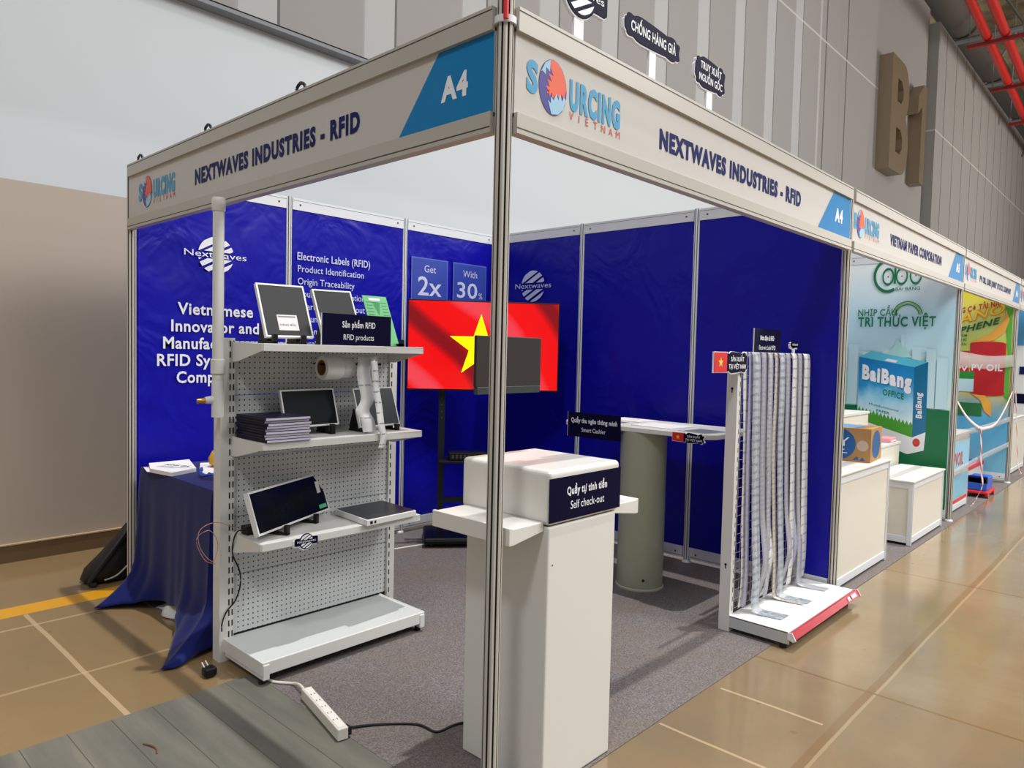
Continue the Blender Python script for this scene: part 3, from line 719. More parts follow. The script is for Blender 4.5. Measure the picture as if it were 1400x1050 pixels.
# ---- PVC pipe beside the shelf unit
PVC = mat('pale_pvc', (222, 222, 217), .4)
CREAM = mat('cream_counter_board', (224, 219, 206), .45)
px, py = -.118, 1.625
t = thing('plastic_pipe', 'grey plastic pipe with tee and brass nozzle fixed beside the pegboard upright', 'pipe', (px, py, 1.145))
b = MB(PVC); b.lathe([(.024, 1.30), (.024, 2.06), (.024, 2.07)], (px, py, 0), 24, True); b.build('upper_tube', t, smooth=True)
b = MB(PVC); b.lathe([(.026, 2.055), (.029, 2.06), (.029, 2.105), (.027, 2.115), (0, 2.115)], (px, py, 0), 24); b.build('end_cap', t, smooth=True)
b = MB(PVC); b.lathe([(.025, 1.335), (.0305, 1.34), (.0305, 1.40), (.025, 1.405)], (px, py, 0), 24); b.build('coupling', t, smooth=True)
b = MB(PVC); b.lathe([(.026, 1.145), (.026, 1.30), (.0245, 1.305)], (px, py, 0), 24, True); b.cyl((px, py, 1.225), (px-.052, py+.01, 1.22), .02, .015, n=18); b.build('tee', t, smooth=True)
b = MB(BRASS); b.cyl((px-.05, py+.01, 1.22), (px-.068, py+.013, 1.218), .013, n=6).cyl((px-.068, py+.013, 1.218), (px-.085, py+.016, 1.217), .011, n=16); b.build('brass_nozzle', t, smooth=True)
b = MB(STEEL); b.box(-.12, -.084, 1.665, 1.672, 1.46, 1.475).box(-.12, -.084, 1.665, 1.672, 1.17, 1.185); b.cyl((px, py+.02, 1.4675), (px, 1.668, 1.4675), .006, n=8).cyl((px, py+.02, 1.1775), (px, 1.668, 1.1775), .006, n=8); b.build('fixing_clip', t)

# ------------------------------------------------------------------ draped table
tx0, tx1, ty0, ty1, tz = .0, .62, 1.93, 2.86, .752
t = thing('folding_table', 'folding table under the navy cloth, its legs hidden', 'table', (.31, 2.4, 0))
b = MB(WHITE2); b.box(tx0+.01, tx1-.01, ty0+.01, ty1-.01, tz-.035, tz-.006); b.build('tabletop', t)
for x, y in ((.08, 2.02), (.08, 2.78), (.54, 2.02), (.54, 2.78)):
    b = MB(STEEL); b.cyl((x, y, .004), (x, y, tz-.035), .014, n=10); b.build('leg', t)
def cloth():
    b = MB(CLOTH); n = 200
    per = 2*((tx1-tx0)+(ty1-ty0))
    def pt(s):
        s = (s*per) % per
        for (x, y), (dx, dy), L in (((tx0, ty1), (0, -1), ty1-ty0), ((tx0, ty0), (1, 0), tx1-tx0), ((tx1, ty0), (0, 1), ty1-ty0), ((tx1, ty1), (-1, 0), tx1-tx0)):
            if s <= L: return x+dx*s, y+dy*s, (dy, -dx), s, L
            s -= L
        return x, y, (dy, -dx), L, L
    lv = [0, .03, .08, .16, .26, .38, .5, .62, .72, .80, .86, .91, .95, .98, 1]
    g = []
    for i in range(n):
        x, y, nn, s, L = pt(i/n)
        nx, ny = (-1, 0) if x == tx0 and 0 < s < L else nn
        # outward normal
        if i/n*per < ty1-ty0: nx, ny = -1, 0
        elif i/n*per < ty1-ty0+tx1-tx0: nx, ny = 0, -1
        elif i/n*per < 2*(ty1-ty0)+tx1-tx0: nx, ny = 1, 0
        else: nx, ny = 0, 1
        cr = [(max(0, 1-math.hypot(x-cx, y-cy)/.38)**1.4, cx, cy) for cx, cy in ((tx0, ty0), (tx0, ty1), (tx1, ty0), (tx1, ty1))]
        w, cx, cy = max(cr); col = []
        dxc, dyc = {(tx0, ty0): (-1.12, -.66), (tx0, ty1): (-.95, -.31), (tx1, ty0): (.6, -.6), (tx1, ty1): (.6, .05)}[(cx, cy)]
        hem = .075+.06*math.sin(s*9+1)*(1-w)-.07*min(1, w*2.4)
        if i/n*per < ty1-ty0: hem += .05*math.exp(-((s-.42)/.18)**2)
        hem = max(hem, .007)
        for q in lv:
            zz = tz-(tz-hem)*q
            fl = .008*min(1, q*8)+.014*q*q
            fold = (.0045*q*math.sin(s*23+2.3*math.sin(s*5.1))*(1-.5*w)+.002*q*math.sin(s*47+1.9*math.sin(s*11)))*(1+4*w)
            fw = w*(.030*q+.235*(max(0, q-.74)/.26)**1.8)
            col.append((x+nx*(fl+fold)+dxc*fw, y+ny*(fl+fold)+dyc*fw, max(zz, .007+.010*(1-q)*0+.008*abs(math.sin(i*.9))*w)))
        g.append([b.v(p) for p in col])
    for i in range(n):
        for j in range(len(lv)-1): b.f([g[i][j], g[(i+1) % n][j], g[(i+1) % n][j+1], g[i][j+1]])
    b.f([q[0] for q in g])
    o = b.build('tablecloth', smooth=True, solid=.002)
    tag(o, 'navy blue cloth draped over the table behind the pegboard shelf', 'tablecloth')
cloth()
# things on the table
def sheet(name, label, poly, z0, z1, m, cat='paper', group=None, dark=None, lines=None):
    t = thing(name, label, cat, (*poly[0], z0), group=group); b = MB(m); b.prism([(x, y, z0) for x, y in poly], (0, 0, z1-z0)); b.build('sheets', t)
    if lines: b = MB(dark); lines(b, z1+.0006); b.build('print', t)
    return t
GREYINK = mat('black_ink', (40, 38, 44), .6)
def scrib(b, z):
    f = frame((.07, 2.70, z), (.45, -.89, 0), (.89, .45, 0))
    text(b, GREYINK, 'BẢNG GIÁ', f, .03, .16, 'L', .03)
    for i in range(3): flat(b, SILVERP, (f[0]-f[2]*(.03+.018*i), f[1], f[2]), rect(0, .22-.05*i, 0, .005))
sheet('paper_stack', 'stack of white printed sheets on the navy tablecloth', [(-.036, 2.62), (.03, 2.82), (.26, 2.82), (.16, 2.49), (.0, 2.42)], tz+.003, tz+.024, PAPER, dark=GREYINK, lines=scrib)
sheet('loose_sheet', 'loose white sheet lying under the edge of the paper stack', [(-.04, 2.66), (.0, 2.82), (.12, 2.74), (.02, 2.50)], tz+.0015, tz+.0028, PAPER)
sheet('loose_sheet', 'loose white sheet beside the yellow pouch on the tablecloth', [(.17, 2.26), (.16, 2.45), (.30, 2.76), (.42, 2.72), (.38, 2.3)], tz+.0015, tz+.006, PAPER)
b = MB(mat('blue_ribbon', (36, 70, 170), .4)); b.tube([(.17, 2.44, tz+.016), (.15, 2.40, tz+.035), (.12, 2.34, tz+.02), (.10, 2.26, tz+.018), (.12, 2.19, tz+.032), (.17, 2.20, tz+.014), (.15, 2.28, tz+.018), (.12, 2.24, tz+.03)], .008, 6)
tag(b.build('lanyard', smooth=True), 'blue lanyard heaped on the tablecloth beside the paper stack', 'lanyard')
b = MB(mat('yellow_pouch', (214, 158, 30), .5)); b.rings([[V((.335+r*math.cos(a), 2.57+r*math.sin(a), tz+.007+zq)) for a in [2*math.pi*i/14 for i in range(14)]] for r, zq in ((.03, 0), (.06, .015), (.065, .05), (.045, .09), (.02, .105))])
tag(b.build('yellow_pouch', smooth=True), 'small yellow pouch on the tablecloth partly behind the upright', 'pouch')
b = MB(mat('white_bag', (214, 212, 210), .6))
b.grid(lambda u, v: (-.03+.20*u+.02*math.sin(v*9), 2.24+.34*v+.02*math.sin(u*8), .006+.075*math.sin(math.pi*u)*math.sin(math.pi*v)*(1+.35*math.sin(u*17+v*11))), 14, 14)
tag(b.build('plastic_bag', smooth='all', solid=.001), 'crumpled white bag showing under the hem of the navy cloth', 'bag')
# backpack behind end post
t = thing('backpack', 'black backpack leaning behind the end post near the beige wall', 'bag', (-.02, 3.28, 0))
BAGM = mat('black_nylon', (20, 19, 20), .45)
b = MB(BAGM)
rs = []
for k, (zc, cx, w, d) in enumerate(((.004, -.03, .13, .08), (.02, -.03, .155, .10), (.08, -.01, .15, .105), (.16, .035, .11, .09), (.25, .075, .07, .06), (.33, .10, .03, .03))):
    rs.append([V((cx+w*abs(math.cos(a))**.7*(1 if math.cos(a) > 0 else -1), 3.30+d*abs(math.sin(a))**.7*(1 if math.sin(a) > 0 else -1), zc)) for a in [2*math.pi*(i+.5)/24 for i in range(24)]])
b.rings(rs); b.build('body', t, smooth='all')
b = MB(BAGM); b.tube([(.06, 3.24, .30), (-.03, 3.21, .20), (-.12, 3.19, .10), (-.17, 3.19, .03), (-.14, 3.18, .012)], .016, 8); b.build('strap', t, smooth=True)
b = MB(mat('white_piping', (190, 190, 190), .5)); b.tube([(.05, 3.195, .10), (-.02, 3.19, .045), (-.09, 3.185, .03)], .005, 6); b.build('trim', t, smooth=True)
# plug on the floor
t = thing('power_plug', 'black power plug lying on the concrete beside the navy cloth', 'plug', (-.18, 1.567, 0))
b = MB(BLACK); b.box(-.205, -.15, 1.54, 1.59, .003, .045); b.build('body', t, bevel=.012, seg=3)
b = MB(ALUW); b.cyl((-.195, 1.575, .043), (-.20, 1.59, .062), .003, n=8).cyl((-.175, 1.585, .043), (-.18, 1.60, .062), .003, n=8); b.build('pin', t)
# power strip
A, B = V((.015, 1.085, .006)), V((-.062, .70, .006)); d = (B-A).normalized(); L = (B-A).length; s = V((0, 0, 1)).cross(d)
M = Matrix(((d.x, s.x, 0, A.x), (d.y, s.y, 0, A.y), (0, 0, 1, A.z), (0, 0, 0, 1)))
t = thing('power_strip', 'long white power strip lying on the carpet edge', 'power strip', M=M)
PSM = mat('cream_plastic', (222, 214, 204), .4)
b = MB(PSM, loc=True); b.box(0, L, -.021, .021, 0, .046); b.build('body', t, bevel=.004)
b = MB(mat('pale_face', (236, 232, 226), .35), loc=True); b.box(.015, L-.015, -.014, .014, .0455, .0475)
b.use(GROOVE)
for i in range(5):
    for q in (-.007, .007): b.box(.07+i*.06, .082+i*.06, q-.0015, q+.0015, .0474, .0479)
b.build('socket_face', t)
b = MB(PSM); b.tube([(A.x, A.y, .028), (.03, 1.16, .03), (.036, 1.23, .012), (-.01, 1.30, .010), (-.02, 1.36, .010)], .006, 8); b.build('cord', t, smooth=True)
b = MB(RUBBER); b.tube([(-.052, .722, .03), (.0, .748, .014), (.103, .693, .009), (.204, .594, .009), (.221, .50, .009), (.30, .49, .009), (.345, .47, .009), (.36, .40, .009)], .0048, 8).box(-.05, -.025, .70, .732, .016, .045)
CORD = b
b = MB(mat('rust_scrap', (110, 70, 50), .7)); b.tube([(-.59, 1.19, .005), (-.575, 1.15, .008), (-.57, 1.12, .005), (-.58, 1.09, .005)], .003, 5); tag(b.build('wire_scrap', smooth=True), 'curled scrap of brown wire on the grey planks', 'scrap')

# ------------------------------------------------------------------ television on stand
e = V((.772, -.636, 0)); nrm = V((-.636, -.772, 0)); C0 = V((2.255, 2.34, 0))
M = Matrix(((e.x, -nrm.x, 0, C0.x), (e.y, -nrm.y, 0, C0.y), (0, 0, 1, 0), (0, 0, 0, 1)))
TW, Z0, Z1 = 1.15, 1.163, 1.842
t = thing('television', 'wide television showing a red flag with yellow star', 'television', M=M @ Matrix.Translation((0, 0, Z0)))
b = MB(BLACK, loc=True); b.box(-TW/2, TW/2, 0, .03, 0, Z1-Z0).box(-.3, .3, .03, .06, .1, .5)
b.build('casing', t, bevel=.004)
def flag_screen():
    m = mat('flag_screen', (235, 10, 20), .18, spec=.6); k = NT(m)
    tcn = k.n('ShaderNodeTexCoord'); w = k.n('ShaderNodeTexWave'); w.wave_type = 'BANDS'
    mp = k.n('ShaderNodeMapping'); mp.inputs['Rotation'].default_value = (0, 0.85, 0); k.l(tcn.outputs['Object'], mp.inputs[0]); k.l(mp.outputs[0], w.inputs[0])
    w.inputs['Scale'].default_value = .45; w.inputs['Distortion'].default_value = 7.5; w.inputs['Detail'].default_value = 2; w.inputs['Detail Scale'].default_value = .7
    c = k.ramp(w.outputs['Fac'], [(.02, lin((140, 4, 20))), (.16, lin((250, 0, 8))), (.82, lin((254, 4, 10))), (.97, lin((252, 70, 84)))])
    k.l(c, k.b.inputs['Emission Color']); k.b.inputs['Emission Strength'].default_value = .92; k.b.inputs['Base Color'].default_value = (.02, .0, .0, 1); return m
FS = flag_screen()
b = MB(FS, loc=True); b.use(FS).box(-TW/2+.01, TW/2-.01, -.002, .001, .014, Z1-Z0-.010)
Y = mat('screen_yellow', (250, 240, 0), .2, emit=.95)
f0 = frame((-.025, -.003, .335), (1, 0, 0), (0, 0, 1)); flat(b, Y, f0, star(.245)); b.build('screen', t)
M2 = M @ Matrix.Translation((-.07, .10, 0))
t = thing('television_stand', 'black wheeled stand carrying the television', 'stand', M=M2)
for x in (-.235, .235):
    b = MB(STEEL, loc=True); b.box(x-.024, x+.024, -.02, .02, .05, 1.55)
    b.use(GROOVE)
    for i in range(6): b.cyl((x, -.0212, .95+.05*i), (x, -.0195, .95+.05*i), .006, n=8)
    b.build('pole', t)
b = MB(BLACK, loc=True); b.box(-.36, .36, -.24, .20, .028, .075); base_ = b.build('base', t, bevel=.02)
b = MB(BLACK, loc=True); b.box(-.26, .26, -.22, .02, .632, .648); b.build('shelf', t, bevel=.003)
b = MB(STEEL, loc=True); b.box(-.28, .28, .021, .042, 1.36, 1.42).box(-.235, .235, -.014, .014, .30, .34); b.build('crossbar', t)
for x in (-.30, .30):
    for y in (-.2, .16):
        b = MB(RUBBER, loc=True); b.cyl((x-.012, y, .0195), (x+.012, y, .0195), .0155, n=14).box(x-.008, x+.008, y-.008, y+.008, .02, .03); b.build('castor', base_)
pm = M2 @ V((-.04, -.10, .649))
t = thing('media_box', 'small black box on the shelf of the television stand', 'box', M=M2 @ Matrix.Translation((-.04, -.10, .649)))
b = MB(BLACK, loc=True); b.box(-.14, .14, -.08, .08, 0, .055); b.build('case', t, bevel=.004)
b = MB(GROOVE, loc=True)
for i in range(5): b.box(-.12+i*.03, -.105+i*.03, -.0805, -.079, .012, .042)
b.build('vent', t)
b = MB(PAPER); b.tube([(1.98, 2.56, .009), (1.7, 2.62, .009), (1.45, 2.66, .009), (1.1, 2.55, .009), (.85, 2.4, .009)], .006, 6)
tag(b.build('white_cable', smooth=True), 'white cable lying on the carpet towards the television stand', 'cable')

# ------------------------------------------------------------------ self check-out kiosk
t = thing('checkout_kiosk', 'white self check-out kiosk with two side trays behind the corner post', 'kiosk', (.4, .15, 0))
CORD.build('power_cord', t, smooth=True)
b = MB(WHITE2); b.box(.212, .588, -.040, .345, .006, .898); b.build('cabinet', t, bevel=.006)
b = MB(GROOVE); b.box(.222, .578, -.03, .335, .897, .902); b.build('shadow_gap', t)
b = MB(WHITE2); b.box(.208, .604, -.044, .372, .902, 1.083); b.build('head', t, bevel=.016, seg=4)
for x0, x1 in ((.045, .2075), (.6045, .765)):
    b = MB(WHITE2); o = x0 if x0 < .3 else x1; q = 1 if x0 < .3 else -1; e1 = x1 if x0 < .3 else x0
    b.prism([(o, -.022, .918), (o+q*.012, -.022, .918), (o+q*.016, -.022, .914), (e1, -.022, .914), (e1, -.022, .884), (o+q*.02, -.022, .862), (o, -.022, .862)], (0, .364, 0))
    b.build('tray', t, bevel=.002)
b = MB(GROOVE); b.cyl((.235, -.0408, .77), (.235, -.0395, .77), .003, n=8); b.build('screw', t)
placard('navy placard reading Self check-out on the white kiosk', FY(.203, .912, -.0455), .402, .146, [('Quầy tự tính tiền', .205, .084, .025, .225, .03), ('Self check-out', .208, .034, .027, .19, .004)], th=.0)
# kiosk screen
t = thing('kiosk_monitor', 'dark monitor on a slim stem standing on the white kiosk', 'monitor', (.375, .33, 1.083))
b = MB(mat('matte_black_screen', (40, 34, 34), .55)); b.box(.199, .548, .300, .314, 1.338, 1.522); b.build('screen', t, bevel=.003)
b = MB(mat('grey_bezel', (50, 58, 58), .45)); b.box(.205, .544, .298, .316, 1.312, 1.339); b.build('lower_bezel', t, bevel=.002)
b = MB(STEEL); b.cyl((.372, .336, 1.09), (.372, .336, 1.42), .008, n=12).box(.36, .384, .314, .345, 1.40, 1.44); b.build('stem', t)
b = MB(STEEL); b.lathe([(0, 1.0835), (.014, 1.0835), (.014, 1.088), (.009, 1.093), (0, 1.093)], (.372, .336, 0), 20); b.build('foot', t, smooth=True)

# ------------------------------------------------------------------ smart cashier table
SAGE = mat('sage_green_column', (160, 163, 141), .22)
t = thing('cashier_table', 'white table top on a round sage green column', 'table', (2.31, .95, 0))
def rr(x0, x1, y0, y1, r, n=6):
    out = []
    for cx, cy, a0 in ((x1-r, y1-r, 0), (x0+r, y1-r, 90), (x0+r, y0+r, 180), (x1-r, y0+r, 270)):
        out += [(cx+r*math.cos(math.radians(a0+90*i/n)), cy+r*math.sin(math.radians(a0+90*i/n))) for i in range(n+1)]
    return out
b = MB(WHITE2); b.prism([(x, y, .990) for x, y in rr(2.17, 2.70, .40, 1.50, .07)], (0, 0, .03)); b.build('top', t, bevel=.004)
b = MB(SAGE); b.lathe([(0, .012), (.145, .012), (.145, .990), (0, .990)], (2.315, .95, 0), 48); b.build('column', t, smooth=True)
b = MB(mat('pale_green_rim', (176, 182, 160), .4)); b.lathe([(0, .004), (.15, .004), (.15, .014), (.145, .018)], (2.315, .95, 0), 48); b.build('base_rim', t, smooth=True)
a = V((-.75, -.66, 0)).normalized(); c = V((2.315, .95, .075))+a*.1445
b = MB(BLACK); b.cyl(c, c+a*.002, .009, n=14); b.build('cable_hole', t)
placard('navy placard reading Smart Cashier at the end of the cashier table', FX(1.44, .922, 2.160), .415, .160, [('Quầy thu ngân thông minh', .21, .094, .028, .365, .03), ('Smart Cashier', .21, .036, .026, .19, .004)])
def flag_badge(name, label, fr, w, h, group=None):
    O, R, U = fr; N = R.cross(U)
    t = thing(name, label, 'sign', O, group=group); fw = w*.36
    b = MB(TXT); slab(b, TXT, fr, rect(-.003, fw+.01, -.003, h+.003), -.008, 0); slab(b, TXT, fr, [(fw+.31*w*1.0+x, h*.48+y) for x, y in cloud(w*.66, h*1.06, amp=.012)], -.008, 0); b.build('backing', t)
    b = MB(NAVY); slab(b, NAVY, fr, [(fw+.31*w+x-.002, h*.5+y) for x, y in cloud(w*.64, h, amp=.010)], .002, 0); b.build('face', t)
    b = MB(RED); slab(b, RED, fr, rect(0, fw, .0, h), .003, 0); flat(b, YEL, (O+R*fw/2+U*h*.5, R, U), star(h*.28), .0035); b.build('flag', t)
    b = MB(TXT); cx = fw+.315*w
    text(b, TXT, 'SẢN XUẤT', (O+R*cx+U*h*.56+N*.0035, R, U), h*.22, w*.40, 'C', .02); text(b, TXT, 'TẠI VIỆT NAM', (O+R*cx+U*h*.18+N*.0035, R, U), h*.22, w*.52, 'C', .02); b.build('lettering', t)
flag_badge('flag_badge', 'small red flag badge fixed to the cashier table edge', FX(.655, .968, 2.160), .205, .05, 'made in Vietnam badges')
def doc(label, poly, z, m=PAPER, dark=None):
    b = MB(m); b.prism([(x, y, z) for x, y in poly], (0, 0, .004))
    if dark: b.use(dark).prism([(x*.8+poly[0][0]*.2, y*.8+poly[0][1]*.2, z+.0045) for x, y in poly], (0, 0, .0006))
    tag(b.build('document', None), label, 'paper', 'documents on the cashier table')
doc('white document in the middle of the cashier table', [(2.25, .72), (2.50, .70), (2.52, 1.00), (2.27, 1.02)], 1.021)
doc('open leaflet at the end of the cashier table by the label rack', [(2.20, .46), (2.42, .43), (2.45, .64), (2.23, .66)], 1.021, mat('lilac_paper', (206, 204, 222), .6), SILVERP)
doc('white document near the back edge of the cashier table', [(2.45, 1.08), (2.66, 1.06), (2.67, 1.34), (2.46, 1.36)], 1.021)
doc('printed leaflet behind the smart cashier sign on the table', [(2.22, 1.10), (2.40, 1.09), (2.41, 1.36), (2.23, 1.38)], 1.021, PAPER, SILVERP)

# ------------------------------------------------------------------ label rack (wire grid gondola)
t = thing('label_rack', 'white rack with wire grid, base shelf and red front rail at the aisle', 'rack', (2.45, .05, 0))
for x0, x1, lab in ((1.998, 2.04, 0), (2.915, 2.955, 1)):
    b = MB(WHITE); b.box(x0, x1, .185, .245, .0, 1.485)
    b.use(SLOT)
    if not lab:
        for z in (.36, 1.30): b.cyl((x0-.0008, .215, z), (x0+.001, .215, z), .007, n=10).box(x0-.0008, x0+.001, .212, .218, z-.022, z)
    for i in range(28):
        z = .06+i*.05; xx = x1-.014 if not lab else x0+.006
        b.box(xx, xx+.005, .1842, .186, z, z+.026)
    b.build('upright', t)
b = MB(WHITE)
for i in range(19): x = 2.045+i*.0482; b.cyl((x, .205, .10), (x, .205, 1.475), .0012, n=5)
for i in range(28): z = .105+i*.0505; b.cyl((2.04, .202, z), (2.915, .202, z), .0012, n=5)
b.build('wire_grid', t)
b = MB(WHITE); b.box(2.04, 2.915, .190, .215, 1.468, 1.485); b.build('top_rail', t)
b = MB(WHITE); b.box(2.0, 2.955, -.135, .19, .082, .092); b.build('base_shelf', t, bevel=.002)
for x0 in (2.0, 2.945):
    b = MB(mat('grey_steel_side', (190, 194, 196), .4)); b.box(x0, x0+.010, -.135, .19, .028, .088); b.build('side_rail', t)
b = MB(mat('red_price_rail', (172, 20, 46), .3, spec=.35)); b.prism([(1.99, -.137, .088), (1.99, -.152, .092), (1.99, -.172, .062), (1.99, -.162, .056), (1.99, -.137, .064)], (.975, 0, 0)); prl = b.build('price_rail', t)
b = MB(ALUW); b.prism([(1.984, -.134, .092), (1.984, -.156, .096), (1.984, -.178, .060), (1.984, -.164, .050), (1.984, -.134, .060)], (.006, 0, 0)); b.prism([(2.965, -.134, .092), (2.965, -.156, .096), (2.965, -.178, .060), (2.965, -.164, .050), (2.965, -.134, .060)], (.006, 0, 0)); b.build('rail_end_cap', prl)
b = MB(TXT)
for x in (2.80, 2.86, 2.90): b.X = Matrix.Translation((x, -.1625, .0775)) @ Matrix.Rotation(math.radians(-33.7), 4, 'X'); b.ngon([(-.018, -.0025, -.010), (.018, -.0025, -.010), (.018, -.0025, .010), (-.018, -.0025, .010)])
b.X = Matrix.Identity(4); b.build('price_label', prl)
for x in (2.02, 2.93):
    b = MB(RUBBER); b.cyl((x, -.10, .0), (x, -.10, .03), .018, n=12); b.build('levelling_foot', t)
b = MB(RED); b.box(2.9555, 2.9565, .20, .225, 1.40, 1.425); b.build('red_sticker', t)
SILV = strip_mat('silver_tag_strip', (192, 193, 200), (142, 142, 154), .62, .026, .35)
LILAC = strip_mat('lilac_tag_strip', (196, 195, 216), (146, 143, 172), .55, .034, .35)
CLEAR = strip_mat('clear_tag_strip', (206, 209, 214), (104, 126, 144), .55, .042, .4)
WHT = strip_mat('white_tag_strip', (216, 216, 215), (130, 130, 136), 1, .056, .2)
BEI = strip_mat('beige_tag_strip', (206, 198, 186), (150, 142, 132), .85, .03, .35)
NUM = ['first', 'second', 'third', 'fourth', 'fifth', 'sixth', 'seventh', 'eighth', 'ninth', 'tenth', 'eleventh', 'twelfth', 'thirteenth', 'fourteenth', 'fifteenth']
spec = [(2.062, .034, WHT, 'white', 0), (2.105, .030, LILAC, 'lilac', 0), (2.150, .062, CLEAR, 'wide clear', 2), (2.225, .045, LILAC, 'lilac', 0), (2.280, .050, SILV, 'silver', 1), (2.330, .035, SILV, 'silver', 0), (2.390, .045, WHT, 'plain white', 1), (2.440, .035, BEI, 'beige', 2), (2.490, .050, CLEAR, 'clear', 2), (2.550, .040, LILAC, 'lilac', 0), (2.605, .045, SILV, 'silver', 1), (2.665, .042, WHT, 'white', 0), (2.725, .045, LILAC, 'lilac', 1), (2.790, .050, SILV, 'silver', 2), (2.855, .060, WHT, 'wide white', 0)]
for i, (x, w, m, nm, kind) in enumerate(spec):
    y = .172-.012*(i % 3); s = random.uniform(-.02, .02)
    w *= 1.55; top = [(x, .186, 1.482), (x, y+.008, 1.476)]
    if kind == 0: end = [(x+s, y-.012, .60+.02*(i % 4)), (x+s*1.2, y-.02, .28), (x+s, y-.01, .125)]
    elif kind == 1: end = [(x+s, y-.02, .58), (x+s*1.4, y-.045, .34), (x-.02, y-.02, .19), (x-.03, y+.0, .115)]
    else: end = [(x+s, y-.02, .58), (x+s, y-.035, .30), (x+s*.5, y-.035, .13), (x, y-.055, .103), (x+.015, y-.12, .097), (x+.03, y-.19, .0955)]
    ribbon('tag_strip', nm+' tag strip on the wire grid, ' + NUM[i] + ' counted from the keyhole upright', top+[(x+s*.4, y, 1.25), (x+s*1.3, y-.006, .95)]+end, w, m, 'tag strips hanging on the wire grid')
placard('navy placard reading Electronic Label RFID on top of the label rack', FY(2.285, 1.478, .235), .36, .152, [('Nhãn điện tử RFID', .17, .088, .024, .185, .025), ('Electronic Label RFID', .175, .034, .024, .22, .0)])
flag_badge('flag_badge', 'larger red flag badge at the top of the label rack', FY(1.70, 1.388, .17), .37, .10, 'made in Vietnam badges')
cut_sign('slogan_sign', 'tiny dark cut-out sign on a white stick above the label rack', 2.765, 1.548, .11, .035, [('CHỐNG HÀNG GIẢ', .085)], y=.20, group=None, cap=.010, sw=.022, sz=1.485)

# ------------------------------------------------------------------ neighbouring paper booth
def poster_mat():
    m = mat('sky_poster_print', (190, 220, 232), .35); k = NT(m); x, y, z = k.pos()
    c = k.ramp(k.math('DIVIDE', z, 2.5), [(.40, lin((214, 240, 238))), (.60, lin((180, 222, 232))), (.74, lin((176, 222, 242))), (.95, lin((240, 250, 252)))])
    k.col(k.mix(k.math('MULTIPLY', k.noise(3, 4, .6, k.P), .25), c, lin((232, 246, 246)))); return m
SKYP = poster_mat()
GRN = mat('green_poster_print', (8, 110, 66), .4); GRNT = mat('green_letters', (20, 120, 72), .4); GRNL = mat('lime_print', (150, 200, 60), .4)
PALEG = mat('pale_green_print', (150, 212, 190), .4)
CITY = mat('pale_city_print', (192, 227, 236), .4); TEALP = mat('pale_teal_print', (168, 218, 216), .4)
def carton_mat():
    m = mat('carton_blue_print', (46, 160, 206), .35); k = NT(m); x, y, z = k.pos()
    q = k.math('ADD', z, k.math('MULTIPLY', k.math('SUBTRACT', k.noise(6, 4, .6, k.P), .5), .35))
    k.col(k.ramp(k.math('SUBTRACT', q, .6), [(.30, lin((226, 244, 250))), (.48, lin((150, 214, 238))), (.62, lin((34, 150, 208))), (.85, lin((20, 124, 190)))])); return m
PKB = carton_mat(); PKD = mat('carton_deep_print', (18, 112, 156), .35); PKT = mat('carton_top_print', (92, 196, 222), .35); PKG = mat('grass_print', (72, 160, 44), .4); PKS = mat('cloud_print', (190, 226, 238), .4)
PX_ = 5.973
